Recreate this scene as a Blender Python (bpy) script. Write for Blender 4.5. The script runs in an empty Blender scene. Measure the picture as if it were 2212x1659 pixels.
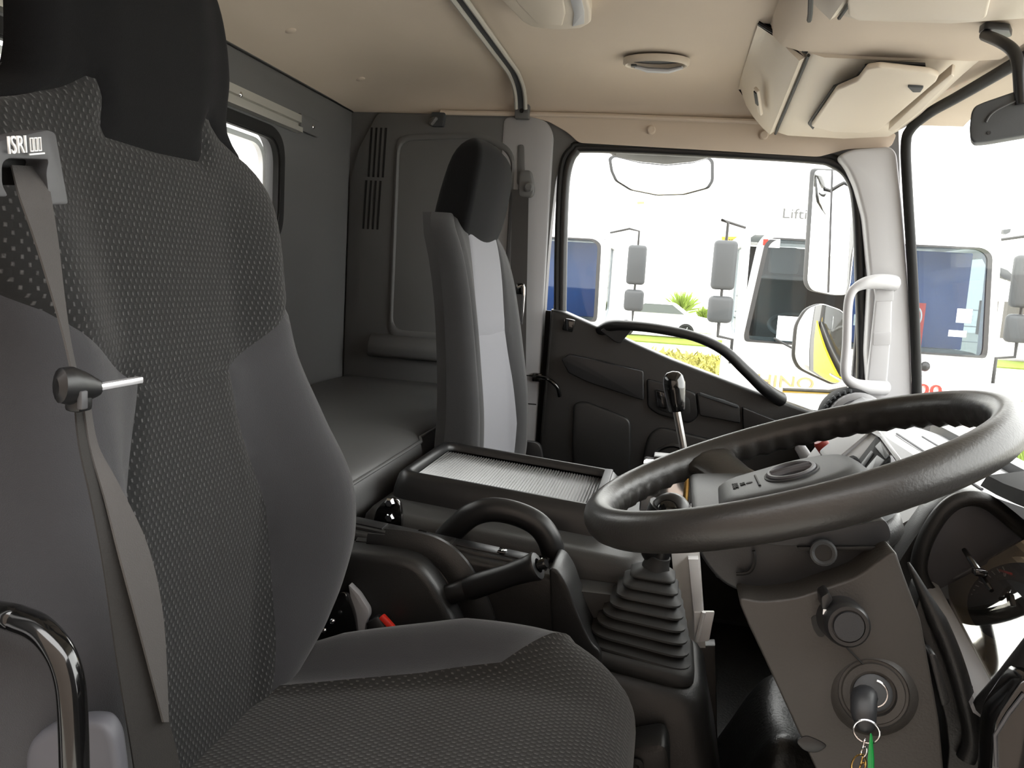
import bpy, bmesh, math, random
from mathutils import Vector, Matrix
random.seed(4)
sc = bpy.context.scene
# ------------------------------------------------------------------ camera
F, CX, CY, EYE = 1789.0, 1106.0, 829.5, 2.1      # focal length in pixels of the 2212x1659 frame, eye height over the yard
YD = Vector((344, -210, 1789)).normalized()      # across the cab, seen in camera axes (right, down, forward)
XD = Vector((.980, .0818, -.179)); XD = (XD - YD * XD.dot(YD)).normalized()   # towards the nose of the truck
ZD = XD.cross(YD)
if ZD.y > 0: ZD = -ZD
cam = bpy.data.cameras.new('camera'); cam.sensor_width = 36.0; cam.lens = F / 2212 * 36.0
cam.clip_start = .02; cam.clip_end = 500
co = bpy.data.objects.new('camera', cam); sc.collection.objects.link(co)
co.matrix_world = Matrix(((XD.x, -XD.y, -XD.z, 0), (YD.x, -YD.y, -YD.z, 0), (ZD.x, -ZD.y, -ZD.z, EYE), (0, 0, 0, 1)))
sc.camera = co
# ------------------------------------------------------------------ sky and exposure
world = bpy.data.worlds.new('overcast'); sc.world = world; world.use_nodes = True
bg = world.node_tree.nodes['Background']
bg.inputs[0].default_value = (1.0, .992, .98, 1); bg.inputs[1].default_value = 1.0
sc.view_settings.view_transform = 'Standard'; sc.view_settings.look = 'None'
sc.view_settings.gamma = 1.0; sc.view_settings.use_curve_mapping = False
sc.view_settings.exposure = 2.85
# ------------------------------------------------------------------ helpers
def W(px, py, X=None, Y=None, Z=None):
    """point of the place seen at a pixel, on the plane X, Y or Z (metres from the eye)"""
    d = Vector(((px - CX) / F, (py - CY) / F, 1))
    r = Vector((d.dot(XD), d.dot(YD), d.dot(ZD)))
    t = X / r.x if X is not None else Y / r.y if Y is not None else Z / r.z
    return r * t
def WL(pts, **k): return [W(x, y, **k) for x, y in pts]
def lerp(x, xs, ys):
    if x <= xs[0]: return ys[0]
    for i in range(1, len(xs)):
        if x <= xs[i]:
            t = (x - xs[i-1]) / (xs[i] - xs[i-1]); return ys[i-1] + (ys[i] - ys[i-1]) * t
    return ys[-1]
def smooth(x, a, b):
    t = min(1, max(0, (x - a) / (b - a))); return t * t * (3 - 2 * t)
def slerp(x, xs, ys):
    """smooth interpolation (Catmull-Rom on a table)"""
    if x <= xs[0]: return ys[0]
    if x >= xs[-1]: return ys[-1]
    i = max(j for j in range(len(xs) - 1) if xs[j] <= x)
    h = xs[i+1] - xs[i]; t = (x - xs[i]) / h
    def m(j):
        if j == 0: return (ys[1] - ys[0]) / (xs[1] - xs[0])
        if j == len(xs) - 1: return (ys[-1] - ys[-2]) / (xs[-1] - xs[-2])
        return (ys[j+1] - ys[j-1]) / (xs[j+1] - xs[j-1])
    return ((2*t**3 - 3*t*t + 1) * ys[i] + (t**3 - 2*t*t + t) * h * m(i) + (-2*t**3 + 3*t*t) * ys[i+1] + (t**3 - t*t) * h * m(i+1))
def spline(pts, n=6, closed=False):
    P = [Vector(p) for p in pts]; N = len(P); out = []
    for i in range(N if closed else N - 1):
        g = lambda k: P[k % N] if closed else P[min(max(k, 0), N - 1)]
        a, b, c, d = g(i-1), g(i), g(i+1), g(i+2)
        for k in range(n):
            t = k / n
            out.append(.5 * ((2*b) + (c - a)*t + (2*a - 5*b + 4*c - d)*t*t + (3*b - a - 3*c + d)*t**3))
    if not closed: out.append(P[-1])
    return out
def rounded(pts, r, seg=4):
    """fillet every corner of a closed polygon (3-D points)"""
    P = [Vector(p) for p in pts]; N = len(P); out = []
    for i in range(N):
        a, b, c = P[i-1], P[i], P[(i+1) % N]
        ri = r[i] if isinstance(r, (list, tuple)) else r
        la, lc = (a - b).length, (c - b).length
        k = min(ri, la * .48, lc * .48)
        s, e = b + (a - b).normalized() * k, b + (c - b).normalized() * k
        if k < 1e-5: out.append(b); continue
        for j in range(seg + 1):
            t = j / seg; out.append(s * (1-t)**2 + b * 2*t*(1-t) + e * t*t)
    return out
def frame(n, up=None):
    n = Vector(n).normalized(); up = Vector(up) if up else (Vector((0, 0, 1)) if abs(n.z) < .9 else Vector((1, 0, 0)))
    a = up.cross(n).normalized(); return a, n.cross(a), n
class M:
    def __init__(s): s.bm = bmesh.new()
    def merge(s, b, mx=None):
        if mx is not None: bmesh.ops.transform(b, matrix=mx, verts=b.verts)
        me = bpy.data.meshes.new('t'); b.to_mesh(me); b.free(); s.bm.from_mesh(me); bpy.data.meshes.remove(me); return s
    def box(s, c, size, rot=(0, 0, 0), bev=0, seg=2):
        b = bmesh.new(); bmesh.ops.create_cube(b, size=1); bmesh.ops.scale(b, vec=size, verts=b.verts)
        if bev: bmesh.ops.bevel(b, geom=b.edges[:], offset=bev, segments=seg, affect='EDGES', profile=.5, clamp_overlap=True)
        from mathutils import Euler
        return s.merge(b, Matrix.Translation(Vector(c)) @ Euler(rot).to_matrix().to_4x4())
    def obox(s, c, size, ax, up, bev=0, seg=2):
        """box with its x along ax and z near up"""
        ax = Vector(ax).normalized(); y = Vector(up).cross(ax).normalized(); z = ax.cross(y)
        b = bmesh.new(); bmesh.ops.create_cube(b, size=1); bmesh.ops.scale(b, vec=size, verts=b.verts)
        if bev: bmesh.ops.bevel(b, geom=b.edges[:], offset=bev, segments=seg, affect='EDGES', profile=.5, clamp_overlap=True)
        mx = Matrix(((ax.x, y.x, z.x, c[0]), (ax.y, y.y, z.y, c[1]), (ax.z, y.z, z.z, c[2]), (0, 0, 0, 1)))
        return s.merge(b, mx)
    def poly(s, pts, vec, bev=0, seg=2):
        b = bmesh.new(); vec = Vector(vec); v = [b.verts.new(p) for p in pts]; w = [b.verts.new(Vector(p) + vec) for p in pts]; n = len(v)
        b.faces.new(v); b.faces.new(w[::-1])
        for i in range(n): b.faces.new((v[i], w[i], w[(i+1) % n], v[(i+1) % n]))
        bmesh.ops.recalc_face_normals(b, faces=b.faces)
        if bev:
            E = [e for e in b.edges if (e.verts[0] in v) == (e.verts[1] in v)]
            bmesh.ops.bevel(b, geom=E, offset=bev, segments=seg, affect='EDGES', profile=.5, clamp_overlap=True)
        return s.merge(b)
    def ring(s, outer, inner, vec, bev=0):
        """plate with a hole: two loops of equal length, extruded"""
        b = bmesh.new(); vec = Vector(vec); n = len(outer)
        L = [[b.verts.new(Vector(p) + o) for p in q] for o in (Vector(), vec) for q in (outer, inner)]
        for i in range(n):
            j = (i+1) % n
            b.faces.new((L[0][i], L[0][j], L[1][j], L[1][i])); b.faces.new((L[2][i], L[3][i], L[3][j], L[2][j]))
            b.faces.new((L[0][i], L[2][i], L[2][j], L[0][j])); b.faces.new((L[1][i], L[1][j], L[3][j], L[3][i]))
        bmesh.ops.recalc_face_normals(b, faces=b.faces)
        if bev:
            E = [e for e in b.edges if e.calc_face_angle(0) > 1.0]
            bmesh.ops.bevel(b, geom=E, offset=bev, segments=2, affect='EDGES', clamp_overlap=True)
        return s.merge(b)
    def loft(s, rings, caps=True, close=True):
        b = s.bm; R = [[b.verts.new(p) for p in r] for r in rings]
        for a, c in zip(R, R[1:]):
            n = len(a)
            for i in range(n if close else n - 1):
                j = (i+1) % n
                try: b.faces.new((a[i], a[j], c[j], c[i]))
                except ValueError: pass
        if caps:
            for r in (R[0][::-1], R[-1]):
                try: b.faces.new(r)
                except ValueError: pass
        return s
    def tube(s, pts, r, seg=10, closed=False, sy=1.0, up=None, caps=True):
        P = [Vector(p) for p in pts]; n = len(P); rings = []; prev = None
        for i in range(n):
            if closed: t = P[(i+1) % n] - P[i-1]
            else: t = P[min(i+1, n-1)] - P[max(i-1, 0)]
            t.normalize()
            if prev is None or up is not None: a, bb, _ = frame(t, up)
            else:
                a = prev - t * prev.dot(t); a.normalize(); bb = t.cross(a)
            prev = a; ri = r[i] if isinstance(r, (list, tuple)) else r
            rings.append([P[i] + a * math.cos(q) * ri + bb * math.sin(q) * ri * sy for q in (2*math.pi*k/seg for k in range(seg))])
        if closed: rings.append(rings[0])
        s.loft(rings, caps=caps and not closed)
        if closed: bmesh.ops.remove_doubles(s.bm, verts=s.bm.verts, dist=1e-6)
        return s
    def lathe(s, o, axis, prof, seg=28, up=None, sx=1.0, caps=True):
        a, bb, n = frame(axis, up); o = Vector(o)
        return s.loft([[o + n*h + (a*math.cos(q)*sx + bb*math.sin(q))*max(r, 1e-4) for q in (2*math.pi*k/seg for k in range(seg))] for r, h in prof], caps=caps)
    def cyl(s, a, b, r, seg=14, r2=None):
        a, b = Vector(a), Vector(b); L = (b - a).length
        return s.lathe(a, b - a, [(r, 0), (r if r2 is None else r2, L)], seg)
    def ball(s, c, r, seg=16, rot=None):
        r = (r, r, r) if not isinstance(r, (tuple, list)) else r
        b = bmesh.new(); bmesh.ops.create_uvsphere(b, u_segments=seg, v_segments=max(6, seg//2), radius=1)
        mx = Matrix.Translation(Vector(c)) @ (rot.to_4x4() if rot else Matrix.Identity(4)) @ Matrix.Diagonal((*r, 1))
        return s.merge(b, mx)
    def surf(s, fn, us, vs, thick=None):
        b = bmesh.new(); G = [[b.verts.new(fn(u, v)) for v in vs] for u in us]
        for i in range(len(us)-1):
            for j in range(len(vs)-1): b.faces.new((G[i][j], G[i+1][j], G[i+1][j+1], G[i][j+1]))
        if thick:
            vec = Vector(thick); H = [[b.verts.new(v.co + vec) for v in g] for g in G]
            for i in range(len(us)-1):
                for j in range(len(vs)-1): b.faces.new((H[i][j], H[i][j+1], H[i+1][j+1], H[i+1][j]))
            A = [(i, 0) for i in range(len(us))] + [(len(us)-1, j) for j in range(1, len(vs))] + [(i, len(vs)-1) for i in range(len(us)-2, -1, -1)] + [(0, j) for j in range(len(vs)-2, 0, -1)]
            for k in range(len(A)):
                p, q = A[k], A[(k+1) % len(A)]
                b.faces.new((G[p[0]][p[1]], H[p[0]][p[1]], H[q[0]][q[1]], G[q[0]][q[1]]))
        return s.merge(b)
    def ribbon(s, A, B, th):
        """strap between two edge lines with thickness"""
        A = [Vector(p) for p in A]; B = [Vector(p) for p in B]; rings = []
        for i in range(len(A)):
            t = A[min(i+1, len(A)-1)] - A[max(i-1, 0)]; n = t.cross(B[i] - A[i]); n.normalize(); n *= th * .5
            rings.append([A[i] + n, B[i] + n, B[i] - n, A[i] - n])
        return s.loft(rings)
    def build(s, name, m, parent=None, angle=38, flat=False):
        bmesh.ops.recalc_face_normals(s.bm, faces=s.bm.faces)
        me = bpy.data.meshes.new(name); s.bm.to_mesh(me); s.bm.free()
        return link(name, me, m, parent, angle, flat)
ORIGIN = {}
def link(name, me, m, parent=None, angle=38, flat=False):
    """vertices come in metres from the eye; the object gets its origin at its base"""
    vs = me.vertices
    if parent is not None: org = ORIGIN[parent.name]
    else:
        xs, ys, zs = zip(*[v.co for v in vs]); org = Vector(((min(xs)+max(xs))/2, (min(ys)+max(ys))/2, min(zs)))
    me.transform(Matrix.Translation(-org)); me.materials.append(MATS[m])
    if not flat:
        for p in me.polygons: p.use_smooth = True
        me.set_sharp_from_angle(angle=math.radians(angle))
    o = bpy.data.objects.new(name, me); sc.collection.objects.link(o)
    if parent is None: o.location = org + Vector((0, 0, EYE))
    else: o.parent = parent
    ORIGIN[o.name] = org
    return o
def empty(name, loc):
    o = bpy.data.objects.new(name, None); o.empty_display_size = .05; sc.collection.objects.link(o)
    o.location = Vector(loc) + Vector((0, 0, EYE)); ORIGIN[o.name] = Vector(loc); return o
def tag(o, label, cat, group=None):
    o['label'] = label; o['category'] = cat
    if group: o['group'] = group
    return o
def struct(o, label=None):
    o['kind'] = 'structure'
    if label: o['label'] = label
    return o
def thing(name, loc, label, cat, group=None): return tag(empty(name, loc), label, cat, group)
def text(name, body, m, parent, o, right, up, h, width=None, depth=.0006, mirror=False):
    """flat lettering at o (lower left corner) reading along right"""
    c = bpy.data.curves.new('t', 'FONT'); c.body = body; c.extrude = .02; c.resolution_u = 3
    t = bpy.data.objects.new('t', c); sc.collection.objects.link(t)
    me = bpy.data.meshes.new_from_object(t.evaluated_get(bpy.context.evaluated_depsgraph_get()))
    bpy.data.objects.remove(t); bpy.data.curves.remove(c)
    xs = [v.co.x for v in me.vertices]; ys = [v.co.y for v in me.vertices]
    x0, x1, y0, y1 = min(xs), max(xs), min(ys), max(ys)
    right = Vector(right).normalized(); up = Vector(up).normalized(); n = right.cross(up); o = Vector(o)
    sy = h / (y1 - y0); sx = width / (x1 - x0) if width else sy
    for v in me.vertices:
        x = (x1 - v.co.x) if mirror else (v.co.x - x0)
        v.co = o + right * x * sx + up * (v.co.y - y0) * sy + n * (v.co.z / .02) * depth
    return link(name, me, m, parent, flat=True)
# ------------------------------------------------------------------ materials
MATS = {}
def lin(c): return tuple((x/12.92 if x <= .04045 else ((x+.055)/1.055)**2.4) for x in c)
def mat(name, col, rough=.5, metal=0, spec=.5, bump=0, bscale=400, coat=0, sheen=0, var=0, vscale=6):
    m = bpy.data.materials.new(name); m.use_nodes = True; nt = m.node_tree; b = nt.nodes['Principled BSDF']
    col = lin(col); b.inputs['Base Color'].default_value = (*col, 1); b.inputs['Roughness'].default_value = rough
    b.inputs['Metallic'].default_value = metal; b.inputs['Specular IOR Level'].default_value = spec
    b.inputs['Coat Weight'].default_value = coat; b.inputs['Sheen Weight'].default_value = sheen
    b.inputs['Sheen Roughness'].default_value = .5
    if bump or var: tc = nt.nodes.new('ShaderNodeTexCoord')
    if bump:
        n = nt.nodes.new('ShaderNodeTexNoise'); n.inputs['Scale'].default_value = bscale; n.inputs['Detail'].default_value = 3
        nt.links.new(tc.outputs['Object'], n.inputs['Vector'])
        bp = nt.nodes.new('ShaderNodeBump'); bp.inputs['Strength'].default_value = bump; bp.inputs['Distance'].default_value = .001
        nt.links.new(n.outputs[0], bp.inputs['Height']); nt.links.new(bp.outputs[0], b.inputs['Normal'])
    if var:
        n = nt.nodes.new('ShaderNodeTexNoise'); n.inputs['Scale'].default_value = vscale; n.inputs['Detail'].default_value = 4
        nt.links.new(tc.outputs['Object'], n.inputs['Vector'])
        mx = nt.nodes.new('ShaderNodeMix'); mx.data_type = 'RGBA'
        mx.inputs['A'].default_value = (*[c*(1-var) for c in col], 1); mx.inputs['B'].default_value = (*[min(1, c*(1+var)) for c in col], 1)
        nt.links.new(n.outputs[0], mx.inputs['Factor']); nt.links.new(mx.outputs['Result'], b.inputs['Base Color'])
    MATS[name] = m; return m
def weave(name, base, dash, su, sv, au, av, rough=.9):
    """dark upholstery cloth with staggered pale stitches; au, av name the object axes of the cloth"""
    m = mat(name, base, rough, spec=.2, sheen=.15); nt = m.node_tree; b = nt.nodes['Principled BSDF']; N = nt.nodes.new; Lk = nt.links.new
    tc = N('ShaderNodeTexCoord'); sp = N('ShaderNodeSeparateXYZ'); Lk(tc.outputs['Object'], sp.inputs[0])
    def ma(op, a, bb=None, clamp=False):
        n = N('ShaderNodeMath'); n.operation = op; n.use_clamp = clamp
        for i, v in enumerate((a, bb)):
            if v is None: continue
            if isinstance(v, (int, float)): n.inputs[i].default_value = v
            else: Lk(v, n.inputs[i])
        return n.outputs[0]
    u = ma('MULTIPLY', sp.outputs[au], 1/su); v = ma('MULTIPLY', sp.outputs[av], 1/sv)
    row = ma('FLOOR', v); u2 = ma('ADD', u, ma('MULTIPLY', ma('FLOORED_MODULO', row, 2), .5))
    fu = ma('ABSOLUTE', ma('SUBTRACT', ma('FRACT', u2), .5)); fv = ma('ABSOLUTE', ma('SUBTRACT', ma('FRACT', v), .5))
    k1 = ma('MULTIPLY', ma('SUBTRACT', .13, fu), 14, True); k2 = ma('MULTIPLY', ma('SUBTRACT', .34, fv), 7, True)
    nz = N('ShaderNodeTexNoise'); nz.inputs['Scale'].default_value = 260; Lk(tc.outputs['Object'], nz.inputs['Vector'])
    k = ma('MULTIPLY', ma('MULTIPLY', k1, k2), ma('MULTIPLY', ma('SUBTRACT', nz.outputs[0], .22), 1.9, True))
    mx = N('ShaderNodeMix'); mx.data_type = 'RGBA'; Lk(k, mx.inputs['Factor'])
    mx.inputs['A'].default_value = (*lin(base), 1); mx.inputs['B'].default_value = (*lin(dash), 1)
    Lk(mx.outputs['Result'], b.inputs['Base Color'])
    bp = N('ShaderNodeBump'); bp.inputs['Strength'].default_value = .5; bp.inputs['Distance'].default_value = .0015
    h = ma('ADD', k, ma('MULTIPLY', ma('SUBTRACT', .5, fu), .8)); Lk(h, bp.inputs['Height']); Lk(bp.outputs[0], b.inputs['Normal'])
def glass(name, tint=(1, 1, 1), refl=.06, graze=.75):
    m = bpy.data.materials.new(name); m.use_nodes = True; nt = m.node_tree; nt.nodes.clear(); N = nt.nodes.new
    out = N('ShaderNodeOutputMaterial'); t = N('ShaderNodeBsdfTransparent'); t.inputs[0].default_value = (*tint, 1)
    g = N('ShaderNodeBsdfGlossy'); g.inputs['Roughness'].default_value = .02
    lw = N('ShaderNodeLayerWeight'); lw.inputs[0].default_value = .5
    pw = N('ShaderNodeMath'); pw.operation = 'POWER'; pw.inputs[1].default_value = 4.0; nt.links.new(lw.outputs['Facing'], pw.inputs[0])
    mul = N('ShaderNodeMath'); mul.operation = 'MULTIPLY_ADD'; mul.inputs[1].default_value = graze; mul.inputs[2].default_value = refl; mul.use_clamp = True
    nt.links.new(pw.outputs[0], mul.inputs[0])
    mx = N('ShaderNodeMixShader'); nt.links.new(mul.outputs[0], mx.inputs[0]); nt.links.new(t.outputs[0], mx.inputs[1]); nt.links.new(g.outputs[0], mx.inputs[2])
    nt.links.new(mx.outputs[0], out.inputs[0]); MATS[name] = m
mat('headliner', (.79, .735, .675), .95, spec=.2, bump=.25, bscale=900, var=.04)
mat('beige_plastic', (.80, .755, .695), .5, spec=.35, bump=.08, bscale=900)
mat('shaded_trim', (.37, .37, .37), .6, spec=.35, bump=.12, bscale=700)  # light grey plastic with the shade of the cab rear put into its colour
mat('pillar_grey', (.62, .62, .63), .55, spec=.35, bump=.1, bscale=700)  # same plastic as the rear trim, without that shade in its colour
mat('cover_grey', (.34, .34, .36), .5, spec=.4)
mat('pale_trim', (.72, .72, .73), .5, spec=.35, bump=.1, bscale=700)
mat('silver_dash', (.52, .52, .53), .42, spec=.45, bump=.06, bscale=900)
mat('black_plastic', (.12, .12, .122), .42, spec=.5, bump=.25, bscale=520)
mat('smooth_black', (.10, .10, .105), .38, spec=.5)
mat('gloss_black', (.05, .05, .052), .12, spec=.6, coat=.4)
mat('dark_plastic', (.24, .25, .26), .5, spec=.4, bump=.12, bscale=700)
mat('column_plastic', (.20, .19, .18), .48, spec=.45, bump=.3, bscale=420)
mat('wheel_leather', (.18, .175, .17), .36, spec=.55, bump=.22, bscale=420)
mat('seat_vinyl', (.23, .23, .23), .48, spec=.4, bump=.2, bscale=500)
mat('shroud', (.145, .15, .16), .45, spec=.45, bump=.12, bscale=700)
mat('tray_rib', (.38, .38, .38), .28, spec=.6)
mat('matte_black', (.07, .07, .075), .7, spec=.15)
mat('rubber', (.09, .09, .09), .65, spec=.3)
mat('boot_rubber', (.17, .17, .17), .55, spec=.35, bump=.06, bscale=500)
mat('mat_rubber', (.08, .08, .08), .38, spec=.5, bump=.8, bscale=160)
mat('plain_cloth', (.235, .235, .245), .92, spec=.15, sheen=.2, bump=.5, bscale=1100)
mat('head_cloth', (.085, .085, .09), .92, spec=.08, sheen=.04, bump=.35, bscale=1100)
mat('side_cloth', (.215, .215, .22), .9, spec=.15, sheen=.2, bump=.4, bscale=1000)
mat('grey_cloth', (.48, .48, .50), .9, spec=.15, sheen=.1, bump=.35, bscale=900)
mat('vinyl', (.32, .32, .32), .45, spec=.35, bump=.2, bscale=500)
mat('belt', (.31, .30, .295), .8, spec=.2, bump=.5, bscale=900)
mat('belt_dark', (.20, .195, .19), .85, spec=.2, bump=.5, bscale=900)
mat('plate_grey', (.30, .30, .31), .5, spec=.4)
mat('logo_white', (.92, .92, .92), .5)
mat('chrome', (.85, .85, .86), .12, 1)
mat('steel', (.62, .61, .60), .3, 1)
mat('bright_steel', (.93, .93, .95), .25, .6)
mat('brass', (.75, .62, .38), .25, 1)
mat('rail_metal', (.74, .73, .70), .35, .35)
mat('mirror', (.96, .96, .96), .02, 1)
mat('red_plastic', (.85, .16, .10), .45)
mat('red_knob', (.55, .15, .10), .5)
mat('green_plastic', (.05, .50, .22), .35)
mat('orange_plastic', (.95, .35, .08), .3)
mat('yellow_paint', (.95, .78, .08), .4)
mat('white_paint', (.93, .93, .93), .35, spec=.5, coat=.2)
mat('white_steel', (.95, .95, .96), .4, coat=.1)
mat('text_grey', (.30, .30, .30), .6)
mat('mark_black', (.05, .05, .05), .6)
mat('gauge_face', (.07, .07, .075), .6)
mat('ring_reflection_beige', (.74, .68, .58), .5)  # beige lightened to imitate the yard reflected in the cluster lens
mat('gauge_red', (.85, .20, .18), .5)
mat('wood_tan', (.62, .52, .36), .6)
mat('asphalt', (.68, .67, .64), .95, spec=.2, bump=.4, bscale=30, var=.12, vscale=2)
mat('paving', (.40, .40, .40), .95, spec=.2, var=.1, vscale=3)
mat('blocker_brown', (.54, .49, .45), .9, var=.15, vscale=3)
mat('building', (.96, .96, .95), .8)
mat('shed_dark', (.30, .29, .28), .8)
mat('leaf', (.48, .56, .24), .7, spec=.2, var=.45, vscale=3)
mat('leaf_yellow', (.60, .58, .32), .8, spec=.2, var=.5, vscale=2)
mat('lawn', (.40, .45, .18), .9, spec=.1, var=.3, vscale=2)
mat('trunk', (.36, .28, .20), .9)
mat('galv', (.60, .61, .62), .45, .4)
mat('reflection_blue', (.10, .32, .60), .6)  # stands in for the blue reflected in the truck windscreens
mat('cab_dark', (.30, .32, .32), .7)
mat('cab_grey', (.45, .46, .46), .7)
mat('tyre', (.07, .07, .07), .8)
mat('sign_yellow', (.80, .64, .10), .6)
mat('sign_blue', (.10, .16, .50), .5)
weave('seat_weave', (.13, .13, .132), (.37, .37, .37), .0072, .0056, 1, 2)
weave('cushion_weave', (.16, .155, .15), (.35, .34, .33), .0072, .0060, 1, 0)
glass('pane', (.97, .98, .97), .02, .12)
glass('cluster_lens', (.9, .88, .84), .22)
glass('truck_glass', (.66, .71, .73), .02, .3)
glass('lamp_lens', (.85, .83, .80), .08)
# ================================================================== THE CAB SHELL
YN, YF = .30, 2.36           # inner faces of the driver's side and the passenger's side
XR = -.955                   # rear wall
ZF = -.95                    # cab floor
RY = [.28, .30, .34, .42, .60, 1.33, 2.06, 2.22, 2.29, 2.335, 2.36]
RZ = [.45, .482, .510, .528, .535, .537, .535, .528, .510, .482, .45]
def roof_z(x, y):
    g = slerp(x, [-.96, -.92, -.84, -.70, -.55, .25, .42, .56, .70], [0, .3, .68, .93, 1, 1, .82, .42, .18])
    return .45 + (slerp(y, RY, RZ) - .45) * g
def row_(a, b, n): return [a + (b - a) * i / n for i in range(n + 1)]
ys = [.28 + (2.36 - .28) * (.5 - .5 * math.cos(math.pi * i / 48)) for i in range(49)]
xs = [-.965 + 1.665 * i / 44 for i in range(45)]
struct(M().surf(lambda x, y: Vector((x, y, roof_z(x, y))), xs, ys, (0, 0, .05)).build('ceiling', 'headliner'), 'beige headliner of the truck cab')
struct(M().box((-.13, 1.33, ZF - .03), (1.75, 2.15, .06)).build('floor', 'mat_rubber'), 'black rubber cab floor')
M().tube([(-.951, y, .4495) for y in row_(.3, 2.36, 8)], .0022, 6).build('seam', 'mark_black', sc.objects['ceiling'])
# rear wall with its window
N = 10
def rrect(y0, y1, z0, z1, r, x):
    return rounded([(x, y0, z0), (x, y1, z0), (x, y1, z1), (x, y0, z1)], r, N)
o4 = lambda: rounded([(XR, .24, -1.0), (XR, 2.42, -1.0), (XR, 2.42, .475), (XR, .24, .475)], .0001, N)
struct(M().ring(o4(), rrect(.93, 1.915, .06, .305, .07, XR), (-.04, 0, 0)).build('wall_rear', 'shaded_trim'), 'grey rear wall of the cab around the rear window')
w = struct(empty('window_1', (XR, 1.33, -.10)), 'rear cab window behind the driver seat')
M().ring(rrect(.915, 1.93, .045, .32, .08, XR + .008), rrect(.945, 1.90, .075, .29, .06, XR + .008), (-.02, 0, 0), .004).build('gasket', 'rubber', w)
M().ring(rrect(.945, 1.90, .075, .29, .06, XR - .03), rrect(.957, 1.888, .087, .278, .055, XR - .03), (-.012, 0, 0)).build('window_frame', 'white_steel', w)
M().poly(rrect(.947, 1.898, .077, .288, .06, XR - .02), (-.005, 0, 0)).build('pane', 'pane', w)
# rail above the rear window
t = thing('curtain_rail', (XR + .01, 1.4, .33), 'grey metal rail screwed above the rear cab window', 'rail')
M().poly([(XR + .002, .6, .372), (XR + .014, .6, .370), (XR + .014, .6, .352), (XR + .006, .6, .350), (XR + .006, .6, .342), (XR + .018, .6, .340), (XR + .018, .6, .328), (XR + .002, .6, .326)], (0, 1.40, 0), .001).build('rail', 'rail_metal', t)
M().poly(rounded([(XR + .002, 2.0, .376), (XR + .002, 2.11, .376), (XR + .002, 2.11, .334), (XR + .002, 2.0, .334)], .006), (.010, 0, 0), .002).build('end_plate', 'shaded_trim', t)
for y in (1.70, 2.07): M().lathe((XR + .012, y, .355), (1, 0, 0), [(.006, 0), (.006, .002), (.003, .004), (.001, .004)], 10).build('screw', 'chrome', t)
# passenger side: quarter panel, door opening, header
op = [(-.352, -.93), (-.352, .10), (-.342, .30), (-.30, .372), (.30, .365), (.43, .34), (.515, .25), (.555, .05), (.58, -.25), (.58, -.93)]
inner = rounded([(x, YF, z) for x, z in op], [.02, .4, .1, .06, .2, .1, .1, .2, .2, .02], 5)
def surround(loop, y):
    """outer frame of a side wall: every point of the opening goes out to the wall edge, corners included"""
    A, B = [], []; last = None
    def side(p): return 't' if p.z > .30 and -.5 < p.x < .47 else ('b' if p.z < ZF + .05 else ('r' if p.x < 0 else 'f'))
    def at(p, s): return Vector({'t': (p.x, y, .475), 'b': (p.x, y, -.99), 'r': (XR - .03, y, p.z), 'f': (lerp(p.z, [-.99, -.35, .475], [.74, .655, .54]), y, p.z)}[s])
    corner = {'tr': (XR - .03, .475), 'tf': (.54, .475), 'br': (XR - .03, -.99), 'bf': (.74, -.99)}
    N_ = len(loop)
    for i, p in enumerate(loop):
        s_ = side(p); A.append(p); B.append(at(p, s_)); s2 = side(loop[(i+1) % N_])
        if s2 != s_:
            c_ = corner.get(s_ + s2) or corner.get(s2 + s_)
            if c_: A.append(p.lerp(loop[(i+1) % N_], .5)); B.append(Vector((c_[0], y, c_[1])))
    return B, A
outer, inner = surround(inner, YF)
struct(M().ring(outer, inner, (0, .05, 0)).build('wall_left', 'shaded_trim'), 'grey plastic side wall around the passenger door')
# driver side: rear quarter and front post around the open doorway
op2 = [(-.55, YN, ZF + .02), (-.55, YN, .2), (-.50, YN, .36), (.36, YN, .36), (.50, YN, .2), (.55, YN, ZF + .02)]
in2 = rounded(op2, [.01, .1, .08, .1, .1, .01], 4)
out2, in2 = surround(in2, YN)
struct(M().ring(out2, in2, (0, -.05, 0)).build('wall_right', 'shaded_trim'), 'driver side wall of the cab around the open doorway')
# front bulkhead under the windscreen
struct(M().box((.74, 1.33, -.66), (.04, 2.12, .68)).build('wall_front', 'black_plastic'), 'black bulkhead below the dashboard')
# windscreen
def ws_x(y, z): return lerp(z, [-.35, .48], [.665, .545]) + .085 * (1 - ((y - 1.33) / 1.0) ** 2)
w = struct(empty('window_2', (.7, 1.33, -.35)), 'windscreen of the cab')
yy = [.34 + (2.315 - .34) * i / 24 for i in range(25)]
M().surf(lambda y, z: Vector((ws_x(y, z), y, z)), yy, [-.42 + .9 * i / 8 for i in range(9)], (.006, 0, 0)).build('pane', 'pane', w)
edge = [(.668, 2.315, -.40), (.655, 2.312, -.25), (.615, 2.308, .02), (.57, 2.304, .28), (.552, 2.298, .39), (.553, 2.27, .425)]
edge += [(ws_x(y, .455) - .004, y, .44 + .03 * (1 - ((y - 1.33) / .95) ** 2)) for y in (2.18, 2.05, 1.9, 1.7, 1.5, 1.33, 1.1, .8, .55, .40)]
M().tube(spline(edge, 5), .0125, 10).build('gasket', 'rubber', w)
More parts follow.
